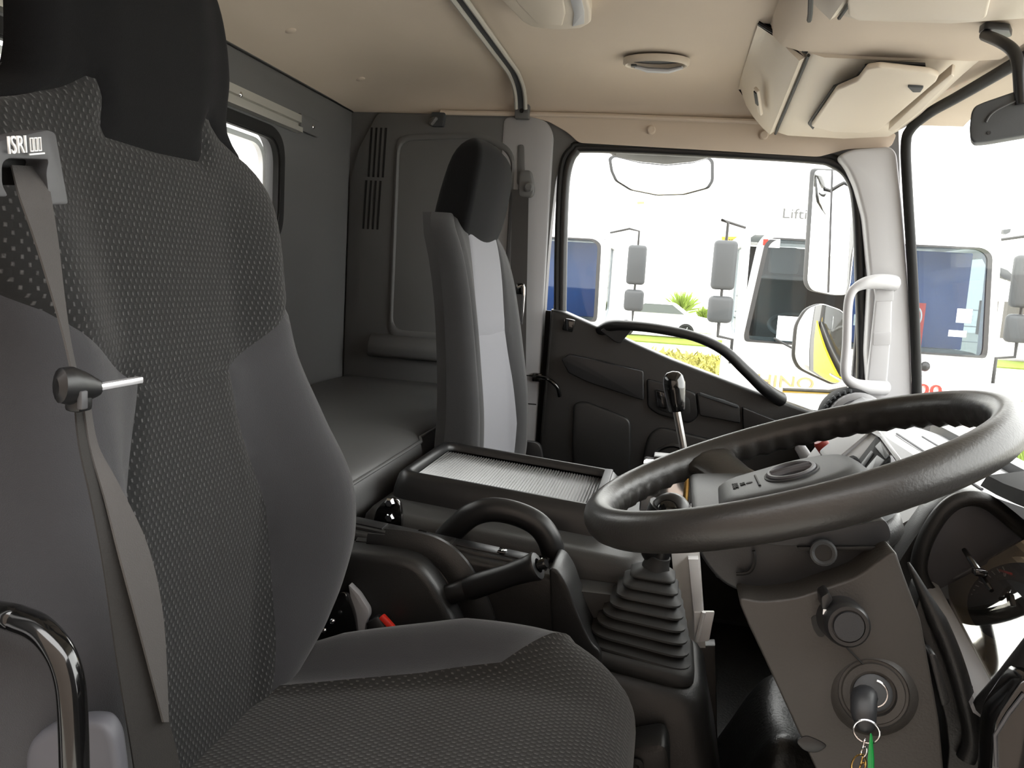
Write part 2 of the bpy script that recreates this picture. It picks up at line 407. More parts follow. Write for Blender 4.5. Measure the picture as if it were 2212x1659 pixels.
# quarter panel trims beside the bunk
t = struct(empty('trim_1', (-.65, YF, -.4)), 'grey corner trim with vent slots behind the passenger seat')
v0, v1, v2 = W(755, 335, Y=2.352), W(738, 830, Y=2.352), W(812, 245, Y=2.352)
pan = [(XR + .004, YF - .012, -.42), (XR + .004, YF - .012, .25), (-.93, YF - .012, .34), (-.872, YF - .012, .449), (-.40, YF - .012, .449), (-.40, YF - .012, -.42)]
M().poly(rounded(pan, .02), (0, .02, 0), .006).build('corner_post', 'shaded_trim', t)
for (zt, zb, dx) in ((.405, .265, 0), (.255, .115, -.006)):
    for k in range(4):
        x = -.895 + dx + k * .0145
        xa, xb = x + (zt - .26) * .03, x + (zb - .26) * .03
        M().poly([(xa, YF - .0135, zt), (xa + .006, YF - .0135, zt), (xb + .006, YF - .0135, zb), (xb, YF - .0135, zb)], (0, .008, 0)).build('vent_slot', 'mark_black', t)
# recessed panel with its rounded rim and the ledge below it
rec = rounded([(-.80, YF, -.175), (-.47, YF, -.175), (-.47, YF, .34), (-.56, YF, .385), (-.80, YF, .37)], .04, 6)
rim = [p + Vector((0, -.016, 0)) for p in rec]
c = sum(rec, Vector()) / len(rec)
big = [c + (p - c) * 1.07 + Vector((0, -.016, 0)) for p in rec]
M().loft([big, [p + Vector((0, -.004, 0)) for p in [c + (q - c) * 1.03 + Vector((0, -.016, 0)) for q in rec]], rim, [p + Vector((0, -.002, 0)) for p in rec]], caps=False).build('panel_rim', 'shaded_trim', t, 60)
led = [(-.865, YF, -.185), (-.865, YF - .03, -.195), (-.865, YF - .05, -.225), (-.865, YF - .045, -.255), (-.865, YF, -.262)]
M().poly(rounded(led, .012), (.46, 0, 0), .004).build('ledge', 'shaded_trim', t, 60)
# B pillar
t = struct(empty('trim_2', (-.4, YF, -.9)), 'light grey pillar trim at the rear edge of the passenger door')
bp = [(-.356, .40), (-.352, -.225), (-.352, -.93), (-.50, -.93), (-.50, .444), (-.42, .448), (-.375, .435)]
M().poly(rounded([(x, YF - .016, z) for x, z in bp], .02), (0, .03, 0), .007).build('pillar_panel', 'pillar_grey', t)
for z in (-.278, -.36): M().box((-.40, YF - .0172, z), (.09, .002, .003)).build('seam', 'mark_black', t)
M().poly(rounded(WL([(1118, 312), (1132, 312), (1134, 400), (1116, 400)], Y=YF - .019), .01), (0, .006, 0), .002).build('cover_plate', 'shaded_trim', t)
# header above the passenger door
t = struct(empty('trim_3', (.1, YF, .36)), 'beige header trim above the passenger door')
hd = WL([(1120, 247), (1185, 262), (1225, 285), (1250, 308), (1500, 322), (1770, 338), (1830, 322), (1925, 318), (1938, 288), (1640, 262)], Y=YF - .012)
M().poly(rounded(hd, .012), (0, .03, 0), .005).build('header_panel', 'headliner', t)
for p in ((1407, 281), (1650, 292)):
    M().lathe(W(*p, Y=YF - .014), (0, -1, 0), [(.012, -.004), (.012, .003), (.009, .006), (.001, .0065)], 16).build('screw_cap', 'headliner', t)
bead = WL([(952, 243), (1120, 246), (1300, 250), (1640, 263), (1720, 268)], Y=YF - .016)
M().tube(bead, .007, 8).build('bead', 'headliner', t)
# A pillar
t = struct(empty('trim_4', (.6, 2.3, -.3)), 'light grey pillar trim beside the windscreen')
ap = WL([(1810, 336), (1840, 322), (1925, 316), (1938, 330), (1950, 440), (1966, 640), (1972, 880), (1880, 890), (1872, 760), (1880, 600), (1868, 470), (1850, 400), (1832, 362)], Y=2.315)
M().poly(rounded(ap, .015), (0, .055, 0), .016, 3).build('pillar_panel', 'pale_trim', t)
# driver side door pillar seen at the very edge, with its grab handle
st = M().box((-.56, .34, -.20), (.03, .03, 1.2)); struct(st.build('trim_5', 'white_steel'), 'white door post edge beside the driver seat')
t = thing('grab_handle', (-.36, .43, -.6), 'glossy black tubular grab handle at the lower left beside the driver seat', 'handle')
hp = [W(10, 1330, Y=.44), W(40, 1338, Y=.438), W(85, 1358, Y=.435), W(125, 1402, Y=.43), W(148, 1460, Y=.428), W(157, 1540, Y=.426), W(162, 1700, Y=.425), W(165, 1900, Y=.425)]
hp = [hp[0] + Vector((-.06, .02, -.01))] + hp
M().tube(spline(hp, 6), .0088, 14).build('tube', 'gloss_black', t)
M().box(hp[-1] + Vector((0, .0, -.01)), (.06, .05, .02), bev=.005).build('foot', 'gloss_black', t)
# ------------------------------------------------------------------ passenger door
t = struct(empty('door_1', (.1, 2.36, -.93)), 'black passenger door with window and grab bar')
DY = 2.325
belt = [(1190, 668), (1215, 672), (1260, 692), (1350, 732), (1450, 776), (1560, 818), (1650, 852), (1760, 892), (1860, 935)]
B = WL(belt, Y=DY)
pp = B + [Vector((.585, DY, -.93)), Vector((-.345, DY, -.93))]
M().poly(pp, (0, .075, 0), .010, 3).build('door_panel', 'black_plastic', t)
fr = WL([(1213, 672), (1215, 540), (1219, 420), (1226, 362), (1242, 328), (1275, 319), (1500, 328), (1740, 341), (1802, 353), (1838, 386), (1852, 450), (1858, 600), (1862, 760), (1858, 940)], Y=2.372)
FR = spline(fr, 5)
M().tube(FR, .0145, 10).build('window_frame', 'smooth_black', t)
gl = [p + Vector((0, .004, 0)) for p in FR] + [W(x, y + 14, Y=2.376) for x, y in belt[::-1]]
M().poly(gl, (0, .004, 0)).build('pane', 'pane', t)
ws = [p + Vector((0, -.012, 0)) for p in WL([(1196, 960), (1202, 800), (1204, 560), (1208, 430), (1215, 355), (1235, 322), (1270, 312), (1500, 322), (1745, 335), (1810, 345), (1848, 380), (1866, 450), (1874, 600), (1878, 780), (1876, 900)], Y=2.372)]
M().tube(spline(ws, 5), .0075, 8).build('weatherstrip', 'rubber', t)
M().poly([W(1170, 668, Y=2.43)] + [W(x, y + 16, Y=2.43) for x, y in belt] + [Vector((.64, 2.43, -.99)), Vector((-.40, 2.43, -.99))], (0, .02, 0)).build('outer_skin', 'yellow_paint', t)
M().box((-.362, 2.405, -.52), (.05, .02, .86)).build('door_seal', 'rubber', t)
# inner door features
ax = lambda pts, y=DY: WL(pts, Y=y)
arm = [((1212, 775), .004), ((1222, 768), .012), ((1290, 782), .020), ((1340, 793), .022), ((1386, 805), .022)]
up = WL([(1212, 776), (1228, 766), (1290, 779), (1340, 791), (1390, 802), (1391, 866), (1330, 846), (1270, 826), (1228, 806)], Y=DY - .035)
M().poly(rounded(up, .006), (0, .05, 0), .016, 4).build('armrest', 'smooth_black', t)
hp = WL([(1396, 818), (1470, 838), (1505, 850), (1510, 900), (1490, 916), (1420, 896), (1398, 880)], Y=DY - .016)
M().poly(rounded(hp, .012), (0, .03, 0), .006, 3).build('handle_bezel', 'smooth_black', t)
hr = WL([(1412, 838), (1490, 860), (1492, 896), (1470, 900), (1418, 884)], Y=DY - .018)
M().poly(rounded(hr, .010), (0, .012, 0), .002).build('handle_recess', 'mark_black', t)
M().poly(rounded(WL([(1416, 842), (1438, 848), (1442, 884), (1420, 880)], Y=DY - .026), .006), (0, .012, 0), .003).build('door_handle', 'gloss_black', t)
M().poly(rounded(WL([(1505, 850), (1560, 862), (1598, 878), (1600, 915), (1512, 898)], Y=DY - .022), .006), (0, .03, 0), .006, 3).build('switch_panel', 'black_plastic', t)
M().poly(rounded(WL([(1604, 880), (1686, 912), (1690, 950), (1606, 928)], Y=DY - .022), .006), (0, .03, 0), .006, 3).build('pocket_lid', 'smooth_black', t)
M().poly(rounded(WL([(1512, 848), (1596, 876), (1594, 882), (1510, 854)], Y=DY - .028), .003), (0, .012, 0), .002).build('switch_strip', 'dark_plastic', t)
M().poly(rounded(WL([(1238, 872), (1262, 866), (1362, 905), (1364, 985), (1350, 1080), (1246, 1080), (1234, 960)], Y=DY - .010), .02), (0, .02, 0), .007, 3).build('pocket_panel', 'black_plastic', t)
M().poly(rounded(WL([(1400, 940), (1425, 922), (1560, 955), (1600, 985), (1600, 1090), (1385, 1090), (1388, 985)], Y=DY - .012), .03), (0, .02, 0), .008, 3).build('speaker_panel', 'black_plastic', t)
M().lathe(W(1452, 1005, Y=DY - .012), (0, -1, 0), [(.062, -.004), (.062, .004), (.056, .008), (.05, .003), (.02, .004), (.001, .006)], 28).build('speaker_ring', 'smooth_black', t)
gb = [W(1296, 716, Y=DY + .02), W(1318, 704, Y=DY - .02), W(1352, 703, Y=DY - .05), W(1420, 710, Y=DY - .06), W(1500, 727, Y=DY - .06), W(1562, 756, Y=DY - .06), W(1610, 800, Y=DY - .055), W(1650, 838, Y=DY - .04), W(1684, 862, Y=DY + .01)]
sg = spline(gb, 6); rr = [lerp(i / (len(sg) - 1), [0, .12, .25, .5, .8, .93, 1], [.02, .020, .0165, .0155, .018, .021, .024]) for i in range(len(sg))]
M().tube(sg, rr, 14, sy=.85).build('grab_bar', 'black_plastic', t)
M().poly(rounded(WL([(1296, 714), (1316, 702), (1372, 704), (1340, 742), (1328, 738)], Y=DY - .03), .006), (0, .06, 0), .008, 3).build('grab_bar_root', 'black_plastic', t)
M().box(W(1229, 702, Y=DY - .006), (.032, .02, .035), rot=(0, .15, 0), bev=.004).build('latch', 'gloss_black', t)
ch = [W(1152, 815, Y=2.335), W(1166, 815, Y=2.325), W(1185, 820, Y=2.30), W(1203, 836, Y=2.30), W(1209, 856, Y=2.31)]
M().tube(spline(ch, 5), .006, 10).build('check_strap', 'gloss_black', t)
M().box(W(1160, 815, Y=2.338), (.026, .015, .024), bev=.003).build('strap_bracket', 'gloss_black', t)
M().box(W(1199, 660, Y=2.378), (.006, .012, .05)).build('edge_reflector', 'yellow_paint', t)
# ------------------------------------------------------------------ handle on the A pillar
t = thing('pillar_handle', W(1905, 830, Y=2.29), 'light grey D-shaped grab handle on the windscreen pillar', 'handle')
hh = [W(1930, 612, Y=2.312), W(1905, 608, Y=2.285), W(1868, 612, Y=2.262), W(1842, 628, Y=2.255), W(1832, 660, Y=2.255), W(1829, 740, Y=2.255), W(1825, 800, Y=2.255), W(1834, 822, Y=2.258), W(1860, 834, Y=2.27), W(1912, 838, Y=2.31)]
hs = spline(hh, 7); rr = [lerp(i / (len(hs) - 1), [0, .15, .3, .7, .88, 1], [.022, .019, .0115, .0115, .0165, .02]) for i in range(len(hs))]
M().tube(hs, rr, 14).build('grip', 'pale_trim', t)
M().poly(rounded(WL([(1885, 600), (1930, 600), (1926, 720), (1916, 842), (1872, 838), (1882, 740), (1892, 640)], Y=2.302), .008), (0, .025, 0), .006, 3).build('mount', 'pale_trim', t)
for q in ([(1894, 626), (1931, 624), (1930, 650), (1892, 651)], [(1888, 719), (1926, 717), (1924, 745), (1886, 746)]):
    M().poly(rounded(WL(q, Y=2.3005), .004), (0, .004, 0), .001).build('cover_plate', 'pale_trim', t)
# ================================================================== SEATS
def cut_panels(cuts, nu, nv, u0, u1, v0, v1, region, fmap, parts, parent, us=None, vs=None):
    """upholstery laid out flat, cut along its seams, then wrapped over the foam; every panel becomes a part"""
    b = bmesh.new()
    us = us or [u0 + (u1 - u0) * i / nu for i in range(nu + 1)]; vs = vs or [v0 + (v1 - v0) * j / nv for j in range(nv + 1)]
    G = [[b.verts.new((u, v, 0)) for v in vs] for u in us]
    for i in range(len(us)-1):
        for j in range(len(vs)-1): b.faces.new((G[i][j], G[i+1][j], G[i+1][j+1], G[i][j+1]))
    for pl in cuts:
        for (p, q) in zip(pl, pl[1:]):
            p, q = Vector((*p, 0)), Vector((*q, 0)); d = q - p
            lo = (min(p.x, q.x) - .06, min(p.y, q.y) - .03); hi = (max(p.x, q.x) + .06, max(p.y, q.y) + .03)
            fs = [f for f in b.faces if lo[0] < f.calc_center_median().x < hi[0] and lo[1] < f.calc_center_median().y < hi[1]]
            ge = set(fs) | {e for f in fs for e in f.edges} | {v for f in fs for v in f.verts}
            bmesh.ops.bisect_plane(b, geom=list(ge), plane_co=p, plane_no=Vector((-d.y, d.x, 0)), dist=1e-5)
    def seam(u, v):
        m = 9
        for pl in cuts:
            for (p, q) in zip(pl, pl[1:]):
                ax, ay = p[0] * .33, p[1]; bx, by = q[0] * .33, q[1]; x, y = u * .33, v
                dx, dy = bx - ax, by - ay; L = dx*dx + dy*dy
                t = max(0, min(1, ((x-ax)*dx + (y-ay)*dy) / L)) if L else 0
                m = min(m, math.hypot(x - ax - dx*t, y - ay - dy*t))
        return m
    bmesh.ops.triangulate(b, faces=[f for f in b.faces if len(f.verts) > 4])
    b.verts.index_update()
    pos = {}
    for v in b.verts:
        u, w = v.co.x, v.co.y; p = fmap(u, w)
        n = (fmap(u + .004, w) - fmap(u - .004, w)).cross(fmap(u, w + .002) - fmap(u, w - .002))
        if n.length > 1e-12: n.normalize()
        d = seam(u, w); pos[v.index] = (p, n, .0045 * math.exp(-(d / .006) ** 2))
    groups = {}
    for f in b.faces:
        c = f.calc_center_median(); groups.setdefault(region(c.x, c.y), []).append([v.index for v in f.verts])
    cen = sum((p for p, _, _ in pos.values()), Vector()) / len(pos)
    for key, fl in groups.items():
        nm, m, lab = parts[key]; ids = {}; vs_, fs_ = [], []
        for f in fl:
            for i in f:
                if i not in ids:
                    p, n, g = pos[i]; ids[i] = len(vs_); vs_.append(p - n * g)
            fs_.append([ids[i] for i in f])
        me = bpy.data.meshes.new(nm); me.from_pydata(vs_, [], fs_); me.update()
        o = link(nm, me, m, parent, 80)
        if lab: o['label'] = lab
    b.free()
def in_poly(x, y, P):
    r = False
    for i in range(len(P)):
        (x1, y1), (x2, y2) = P[i-1], P[i]
        if (y1 > y) != (y2 > y) and x < (x2 - x1) * (y - y1) / (y2 - y1) + x1: r = not r
    return r
def foam(Z, WH, XC, BS, YC, yaw=0, r0=.045, T=.13, b0=.42, b1=.82, TT=None):
    T0 = T
    def f(a, z):
        T = lerp(z, *TT) if TT else T0; r = min(r0, T * .85)
        w = slerp(z, Z, WH); xc = slerp(z, Z, XC); bb = slerp(z, Z, BS); L = (w - r) + math.pi * r / 2 + (T - r); q = abs(a) * L
        if q < w - r: y, d = q, 0
        elif q < w - r + math.pi * r / 2:
            t = (q - (w - r)) / r; y = w - r + r * math.sin(t); d = r * (1 - math.cos(t))
        else: y, d = w, r + q - (w - r) - math.pi * r / 2
        y2 = math.copysign(y, a)
        return Vector((xc + bb * smooth(y / w, b0, b1) - d + yaw * y2, YC + y2, z))
    return f
# ---- driver seat
DSY = .735
ds = thing('truck_seat', (-.3, DSY, ZF), 'charcoal driver seat with tall integrated headrest and stitched cloth', 'seat')
Zs = [-.50, -.47, -.44, -.39, -.33, -.26, -.18, -.11, -.05, .03, .075, .10, .118, .138, .20, .26, .30, .33, .35, .36]
Ws = [.17, .20, .225, .255, .262, .255, .232, .212, .21, .228, .236, .225, .185, .153, .150, .146, .136, .115, .085, .06]
Xs = [-.425, -.43, -.435, -.44, -.44, -.44, -.45, -.455, -.465, -.48, -.487, -.49, -.49, -.488, -.485, -.49, -.50, -.515, -.535, -.56]
Bs = [.02, .035, .05, .065, .075, .07, .05, .03, .025, .02, .01, .0, -.004, -.008, -.008, -.010, -.012, -.012, -.012, -.012]
bf = foam(Zs, Ws, Xs, Bs, DSY, TT=([.0, .09, .125], [.13, .060, .032]))
head = [(-1.05, .095), (-.75, .122), (-.56, .146), (-.50, .146), (-.33, .108), (-.28, .100), (0, .098), (.28, .100), (.33, .108), (.50, .146), (.56, .146), (.75, .122), (1.05, .095)]
diagR = [(1.05, .0), (.62, -.045), (.24, -.114), (0, -.117), (-.24, -.114), (-.62, -.045), (-1.05, .0)]
cR = [(.24, -.114), (.28, -.18), (.34, -.28), (.38, -.43), (.39, -.51)]; cL = [(-x, z) for x, z in cR]
def reg(a, z):
    hz = lerp(a, [p[0] for p in head], [p[1] for p in head])
    if z > hz: return 'h'
    dz = lerp(abs(a), [0, .24, .62, 1.05], [-.117, -.114, -.045, 0])
    if z > dz: return 'u'
    k = lerp(-z, [.114, .18, .28, .43, .51], [.24, .28, .34, .38, .39])
    return 'c' if abs(a) < k else ('f' if a > 0 else 'n')
cut_panels([head, diagR, cR, cL], 60, 90, -1, 1, -.5, .36, reg, bf,
    dict(h=('headrest_panel', 'head_cloth', 'smooth charcoal headrest cloth'), u=('upper_back_panel', 'seat_weave', 'stitched pattern cloth over the upper back'),
         c=('lower_back_panel', 'seat_weave', 'stitched pattern cloth in the lower back'), f=('side_bolster', 'plain_cloth', None), n=('side_bolster', 'plain_cloth', None)), ds)
# rear shell closing the backrest
def ringat(z):
    L = [bf(a, z) for a in (-1, -.97, -.9)]; R = [bf(a, z) for a in (.9, .97, 1)]
    k = lerp(z, [.04, .13], [1, .45]); hw = R[-1].y - DSY
    bk = [R[-1] + Vector((-.03 * k, -.01 - .03 * (1 - k), 0)), Vector((R[-1].x - .05 * k, DSY + .5 * hw, z)), Vector((R[-1].x - .055 * k, DSY, z)), Vector((L[0].x - .05 * k, DSY - .5 * hw, z)), L[0] + Vector((-.03 * k, .01 + .03 * (1 - k), 0))]
    return [L[0] + Vector((.003, .003, 0))] + [R[-1] + Vector((.003, -.003, 0))] + bk
M().loft([ringat(-.5 + .86 * i / 24) for i in range(25)]).build('back_shell', 'side_cloth', ds, 60)
# cushion: laid across (a) and along (s)
CS = [0, .06, .15, .28, .36, .42, .46, .49, .52, .55, .60]
CX_ = [-.47, -.41, -.32, -.19, -.11, -.055, -.02, -.004, .002, .0, -.015]
CZ = [-.505, -.495, -.482, -.468, -.464, -.470, -.485, -.505, -.53, -.56, -.62]
CW = [.20, .215, .235, .262, .268, .262, .25, .242, .238, .236, .23]
def cf(a, s):
    w = slerp(s, CS, CW); x = slerp(s, CS, CX_); z = slerp(s, CS, CZ); r = .05; T = .14
    L = (w - r) + math.pi * r / 2 + (T - r); q = abs(a) * L
    if q < w - r: y, d = q, 0
    elif q < w - r + math.pi * r / 2:
        t = (q - (w - r)) / r; y = w - r + r * math.sin(t); d = r * (1 - math.cos(t))
    else: y, d = w, r + q - (w - r) - math.pi * r / 2
    bol = .045 * smooth(y / w, .45, .85) * lerp(s, [0, .1, .25, .36, .46], [.3, .8, 1, .7, .05])
    k = smooth(s, .42, .50)
    return Vector((x - d * .35 * k, DSY + .015 + math.copysign(y, a), z + bol - d * (1 - .45 * k)))
sR = [(.30, -.02), (.33, .10), (.37, .22), (.42, .31), (.60, .375), (1.05, .43)]; sL = [(-x, s) for x, s in sR]
def creg(a, s):
    return 'c' if (abs(a) < lerp(s, [-.02, .10, .22, .31], [.30, .33, .37, .42]) if s < .31 else s > lerp(abs(a), [.42, .60, 1.05], [.31, .375, .43])) or (s >= .31 and abs(a) < .42) else ('f' if a > 0 else 'n')
cut_panels([sR, sL], 56, 60, -1, 1, 0, .60, creg, cf,
    dict(c=('seat_cushion', 'cushion_weave', 'stitched pattern cloth on the seat cushion'), f=('cushion_bolster', 'plain_cloth', None), n=('cushion_bolster', 'plain_cloth', None)), ds)
M().box((-.24, DSY + .015, -.60), (.40, .40, .16), bev=.03).build('cushion_pan', 'smooth_black', ds)
# suspension base with its grey covers
M().poly(rounded([(-.44, .56, -.68), (.0, .56, -.68), (.02, .56, ZF), (-.46, .56, ZF)], .03), (0, .38, 0), .02).build('suspension_base', 'black_plastic', ds)
cv = WL([(60, 1606), (105, 1574), (180, 1558), (225, 1562), (246, 1596), (258, 1680), (262, 1900), (60, 1900), (50, 1640)], Y=.458)
M().poly(rounded(cv, .010), (-.004, .018, 0), .008, 3).build('side_cover', 'cover_grey', ds)
cv = WL([(752, 1262), (775, 1285), (796, 1318), (797, 1332), (790, 1345), (786, 1372), (770, 1372), (764, 1330)], Y=1.03)
M().poly(rounded(cv, .004), (0, .012, 0), .003).build('recliner_cover', 'pillar_grey', ds)
M().poly(rounded(WL([(690, 1300), (745, 1275), (765, 1330), (772, 1390), (640, 1400)], Y=1.02), .01), (0, .012, 0), .003).build('recliner_bracket', 'gloss_black', ds)
for p in ((700, 1362), (718, 1342)): M().ball(W(*p, Y=1.0), .004, 8).build('bolt', 'chrome', ds)
# belt outlet plate on the shoulder
pl = [W(0, 302, X=-.40), W(0, 300, X=-.40), W(100, 280, X=-.405), W(120, 286, X=-.407), W(148, 440, X=-.407), W(112, 442, X=-.405)]
pl0 = [W(-60, 318, X=-.40), W(103, 280, X=-.405), W(121, 287, X=-.407), W(149, 441, X=-.407), W(108, 444, X=-.405), W(100, 372, X=-.405), W(106, 345, X=-.405), W(20, 342, X=-.40), W(6, 352, X=-.40), W(6, 400, X=-.40), W(20, 425, X=-.40), W(-60, 425, X=-.40)]
o = M().poly(rounded(pl0, .003), (-.022, .003, 0), .0025).build('belt_outlet', 'plate_grey', ds); o['label'] = 'grey plastic belt outlet plate lettered ISRI'
M().poly(WL([(2, 340), (116, 340), (112, 400), (2, 400)], X=-.424), (-.004, 0, 0)).build('outlet_recess', 'mark_black', ds)
M().poly(WL([(68, 350), (84, 346), (96, 360), (88, 378), (70, 372)], X=-.421), (-.003, 0, 0)).build('outlet_roller', 'wood_tan', ds)
r = (W(96, 318, X=-.3985) - W(18, 324, X=-.3985)).normalized(); u = (W(18, 306, X=-.3985) - W(20, 334, X=-.3985)).normalized()
text('lettering', 'ISRI', 'logo_white', ds, W(19, 333, X=-.3985), r, u, .0105, .0145)
lo = W(62, 330, X=-.3985)
for k in range(3): M().ring(*[[lo + r * (.0012 + k * .0034 + i * dx) + u * j for i, j in ((0, .0005), (.0026 - 2*dx2, .0005), (.0026 - 2*dx2, .009), (0, .009))] for dx, dx2 in ((1, 0), (1, 0))][:1] * 1, *[[lo + r * (.0016 + k * .0034 + i) + u * j for i, j in ((0, .0012), (.0018, .0012), (.0018, .0083), (0, .0083))]], (.0008, 0, 0)).build('emblem', 'logo_white', ds)
M().poly([lo + r * i + u * j for i, j in ((0, -.0015), (.013, -.0015), (.013, -.0005), (0, -.0005))], (.0008, 0, 0)).build('emblem_line', 'logo_white', ds)
# ---- driver seat belt
sb = thing('seat_belt', (-.36, .5, ZF), 'dark grey webbing belt hanging in front of the driver seat', 'seat belt')
A = [W(24, 358, X=-.418), W(40, 420, X=-.402), W(75, 520, X=-.40), W(112, 640, X=-.398), W(140, 740, X=-.392), W(160, 835, X=-.385)]
B_ = [W(100, 362, X=-.418), W(108, 420, X=-.405), W(124, 520, X=-.403), W(138, 640, X=-.40), W(152, 740, X=-.395), W(172, 832, X=-.386)]
M().ribbon(spline(A, 5), spline(B_, 5), .0014).build('upper_webbing', 'belt', sb)
A = [W(160, 860, X=-.380), W(170, 960, X=-.362), W(196, 1080, X=-.348), W(222, 1220, X=-.340), W(248, 1400, X=-.338), W(270, 1540, X=-.340), W(292, 1680, X=-.345), W(320, 1900, X=-.35)]
B_ = [W(186, 860, X=-.380), W(196, 960, X=-.362), W(232, 1080, X=-.346), W(268, 1220, X=-.335), W(322, 1400, X=-.332), W(362, 1550, X=-.335), W(392, 1680, X=-.342), W(420, 1900, X=-.35)]
M().ribbon(spline(A, 5), spline(B_, 5), .0014).build('lap_webbing', 'belt_dark', sb)
A = [W(178, 858, X=-.378), W(192, 960, X=-.361), W(226, 1080, X=-.344), W(262, 1220, X=-.332), W(305, 1380, X=-.328), W(352, 1560, X=-.330)]
B_ = [W(192, 858, X=-.380), W(210, 960, X=-.362), W(252, 1040, X=-.346), W(318, 1180, X=-.336), W(352, 1340, X=-.332), W(363, 1560, X=-.333)]
M().ribbon(spline(A, 5), spline(B_, 5), .0014).build('shoulder_webbing', 'belt', sb)
tg = [(W(122, 834, X=-.37), .0035), (W(130, 833, X=-.369), .007), (W(150, 833, X=-.368), .0078), (W(180, 836, X=-.366), .0062), (W(205, 838, X=-.364), .0042), (W(216, 838, X=-.363), .003)]
M().tube([p for p, _ in tg], [q for _, q in tg], 14, sy=1.6, up=(0, 0, 1)).build('tongue_housing', 'smooth_black', sb)
a, b = W(212, 836, X=-.363), W(303, 820, X=-.360)
M().obox((a + b) / 2, ((b - a).length, .006, .0045), b - a, (0, 0, 1), .001).build('tongue', 'bright_steel', sb)
M().box(W(170, 862, X=-.368), (.012, .014, .016), bev=.003).build('belt_stop', 'smooth_black', sb)
M().box(W(178, 864, X=-.361), (.004, .006, .012), bev=.001).build('stop_clip', 'plate_grey', sb)
M().box(W(355, 1900, X=-.352), (.02, .06, .02), bev=.003).build('anchor', 'smooth_black', sb)
# ---- buckle beside the cushion
bk = thing('belt_buckle', W(838, 1345, Y=1.035), 'black belt buckle with red button beside the driver cushion', 'buckle')
a, b = W(806, 1335, Y=1.035), W(858, 1420, Y=1.03)
M().obox((a + b) / 2, ((b - a).length, .022, .018), b - a, (0, -1, .3), .004).build('buckle_body', 'smooth_black', bk)
a, b = W(824, 1330, Y=1.024), W(850, 1358, Y=1.022)
M().obox((a + b) / 2, ((b - a).length, .008, .012), b - a, (0, -1, .3), .002).build('button', 'red_plastic', bk)
a = W(858, 1420, Y=1.03); M().cyl(a, (a.x + .06, a.y - .01, ZF + .05), .006).build('stalk', 'smooth_black', bk)
# ---- passenger seat
ps = thing('truck_seat', (-.3, 1.85, ZF), 'black passenger seat with pale grey centre panels and a headrest', 'seat')
PSY = 1.84
Zp = [-.54, -.50, -.44, -.36, -.28, -.18, -.08, 0, .06, .10, .125]
Wp = [.20, .215, .235, .24, .235, .225, .215, .21, .20, .18, .15]
Xp = [-.365, -.365, -.365, -.37, -.375, -.385, -.395, -.405, -.415, -.425, -.435]
Bp = [.01, .015, .025, .03, .03, .025, .018, .01, 0, -.01, -.01]
pf = foam(Zp, Wp, Xp, Bp, PSY, yaw=.06, r0=.03, TT=([-.5, -.2, .1], [.082, .062, .048]), b0=.5, b1=.85)
gR = [(.48, .14), (.475, 0), (.46, -.13), (.51, -.24), (.54, -.36), (.50, -.46), (.44, -.55)]; gL = [(-x, z) for x, z in gR]
hz = [(-.47, -.128), (0, -.132), (.47, -.128)]
eR = [(.72, .14), (.74, -.10), (.70, -.55)]; eL = [(-x, z) for x, z in eR]
def preg(a, z):
    k = lerp(-z, [-p[1] for p in gR], [p[0] for p in gR]); e = lerp(-z, [-.14, .10, .55], [.72, .74, .70])
    if abs(a) < k: return 'gu' if z > -.13 else 'gl'
    if abs(a) < e: return 'br' if a > 0 else 'bl'
    return 'sr' if a > 0 else 'sl'
cut_panels([gR, gL, hz, eR, eL], 44, 50, -1, 1, -.54, .125, preg, pf,
    dict(gu=('upper_panel', 'grey_cloth', 'pale grey upper back cloth'), gl=('lower_panel', 'grey_cloth', 'pale grey lower back cloth'), br=('front_bolster', 'side_cloth', None), bl=('front_bolster', 'side_cloth', None), sr=('side_panel', 'side_cloth', None), sl=('side_panel', 'side_cloth', None)), ps)
M().loft([[pf(-1, z) + Vector((.002, .003, 0)), pf(1, z) + Vector((.002, -.003, 0)), pf(1, z) + Vector((-.025, -.02, 0)), pf(-1, z) + Vector((-.025, .02, 0))] for z in (-.54 + .665 * i / 14 for i in range(15))]).build('back_shell', 'side_cloth', ps, 60)
# headrest: front face, sloping sides
def hr(z):
    w = slerp(z, [.07, .10, .16, .22, .255, .278, .290], [.122, .138, .146, .142, .130, .108, .07]); x0 = slerp(z, [.07, .10, .2, .25, .275, .290], [-.422, -.410, -.392, -.390, -.400, -.420]); d = slerp(z, [.07, .10, .2, .25, .275, .290], [.085, .095, .090, .078, .055, .025])
    base = [Vector((x0 - .010, PSY - w, z)), Vector((x0 + .006, PSY, z)), Vector((x0 - .010, PSY + w, z)), Vector((x0 - d, PSY + w * .88, z)), Vector((x0 - d, PSY - w * .88, z))]
    return [p + Vector(((p.y - PSY) * .06, 0, 0)) for p in rounded(base, [.016, .06, .016, .02, .02], 5)]
M().loft([hr(z) for z in (.07, .078, .09, .11, .14, .17, .20, .225, .245, .26, .272, .283, .290)]).build("headrest", "head_cloth", ps, 60)
for s in (-.06, .06): M().cyl((-.44, PSY + s, .02), (-.44, PSY + s, .09), .006).build('headrest_post', 'chrome', ps)
M().box((-.17, PSY, -.535), (.42, .44, .13), bev=.045, seg=4).build('seat_cushion', 'side_cloth', ps)
M().poly(rounded([(-.36, PSY - .2, -.58), (.04, PSY - .2, -.58), (.02, PSY - .2, ZF), (-.38, PSY - .2, ZF)], .02), (0, .4, 0), .015).build('seat_base', 'black_plastic', ps)
M().poly(rounded([(-.40, 2.09, -.42), (-.30, 2.09, -.42), (-.27, 2.09, -.56), (-.42, 2.09, -.56)], .02), (0, .02, 0), .004).build('recliner_cover', 'smooth_black', ps)
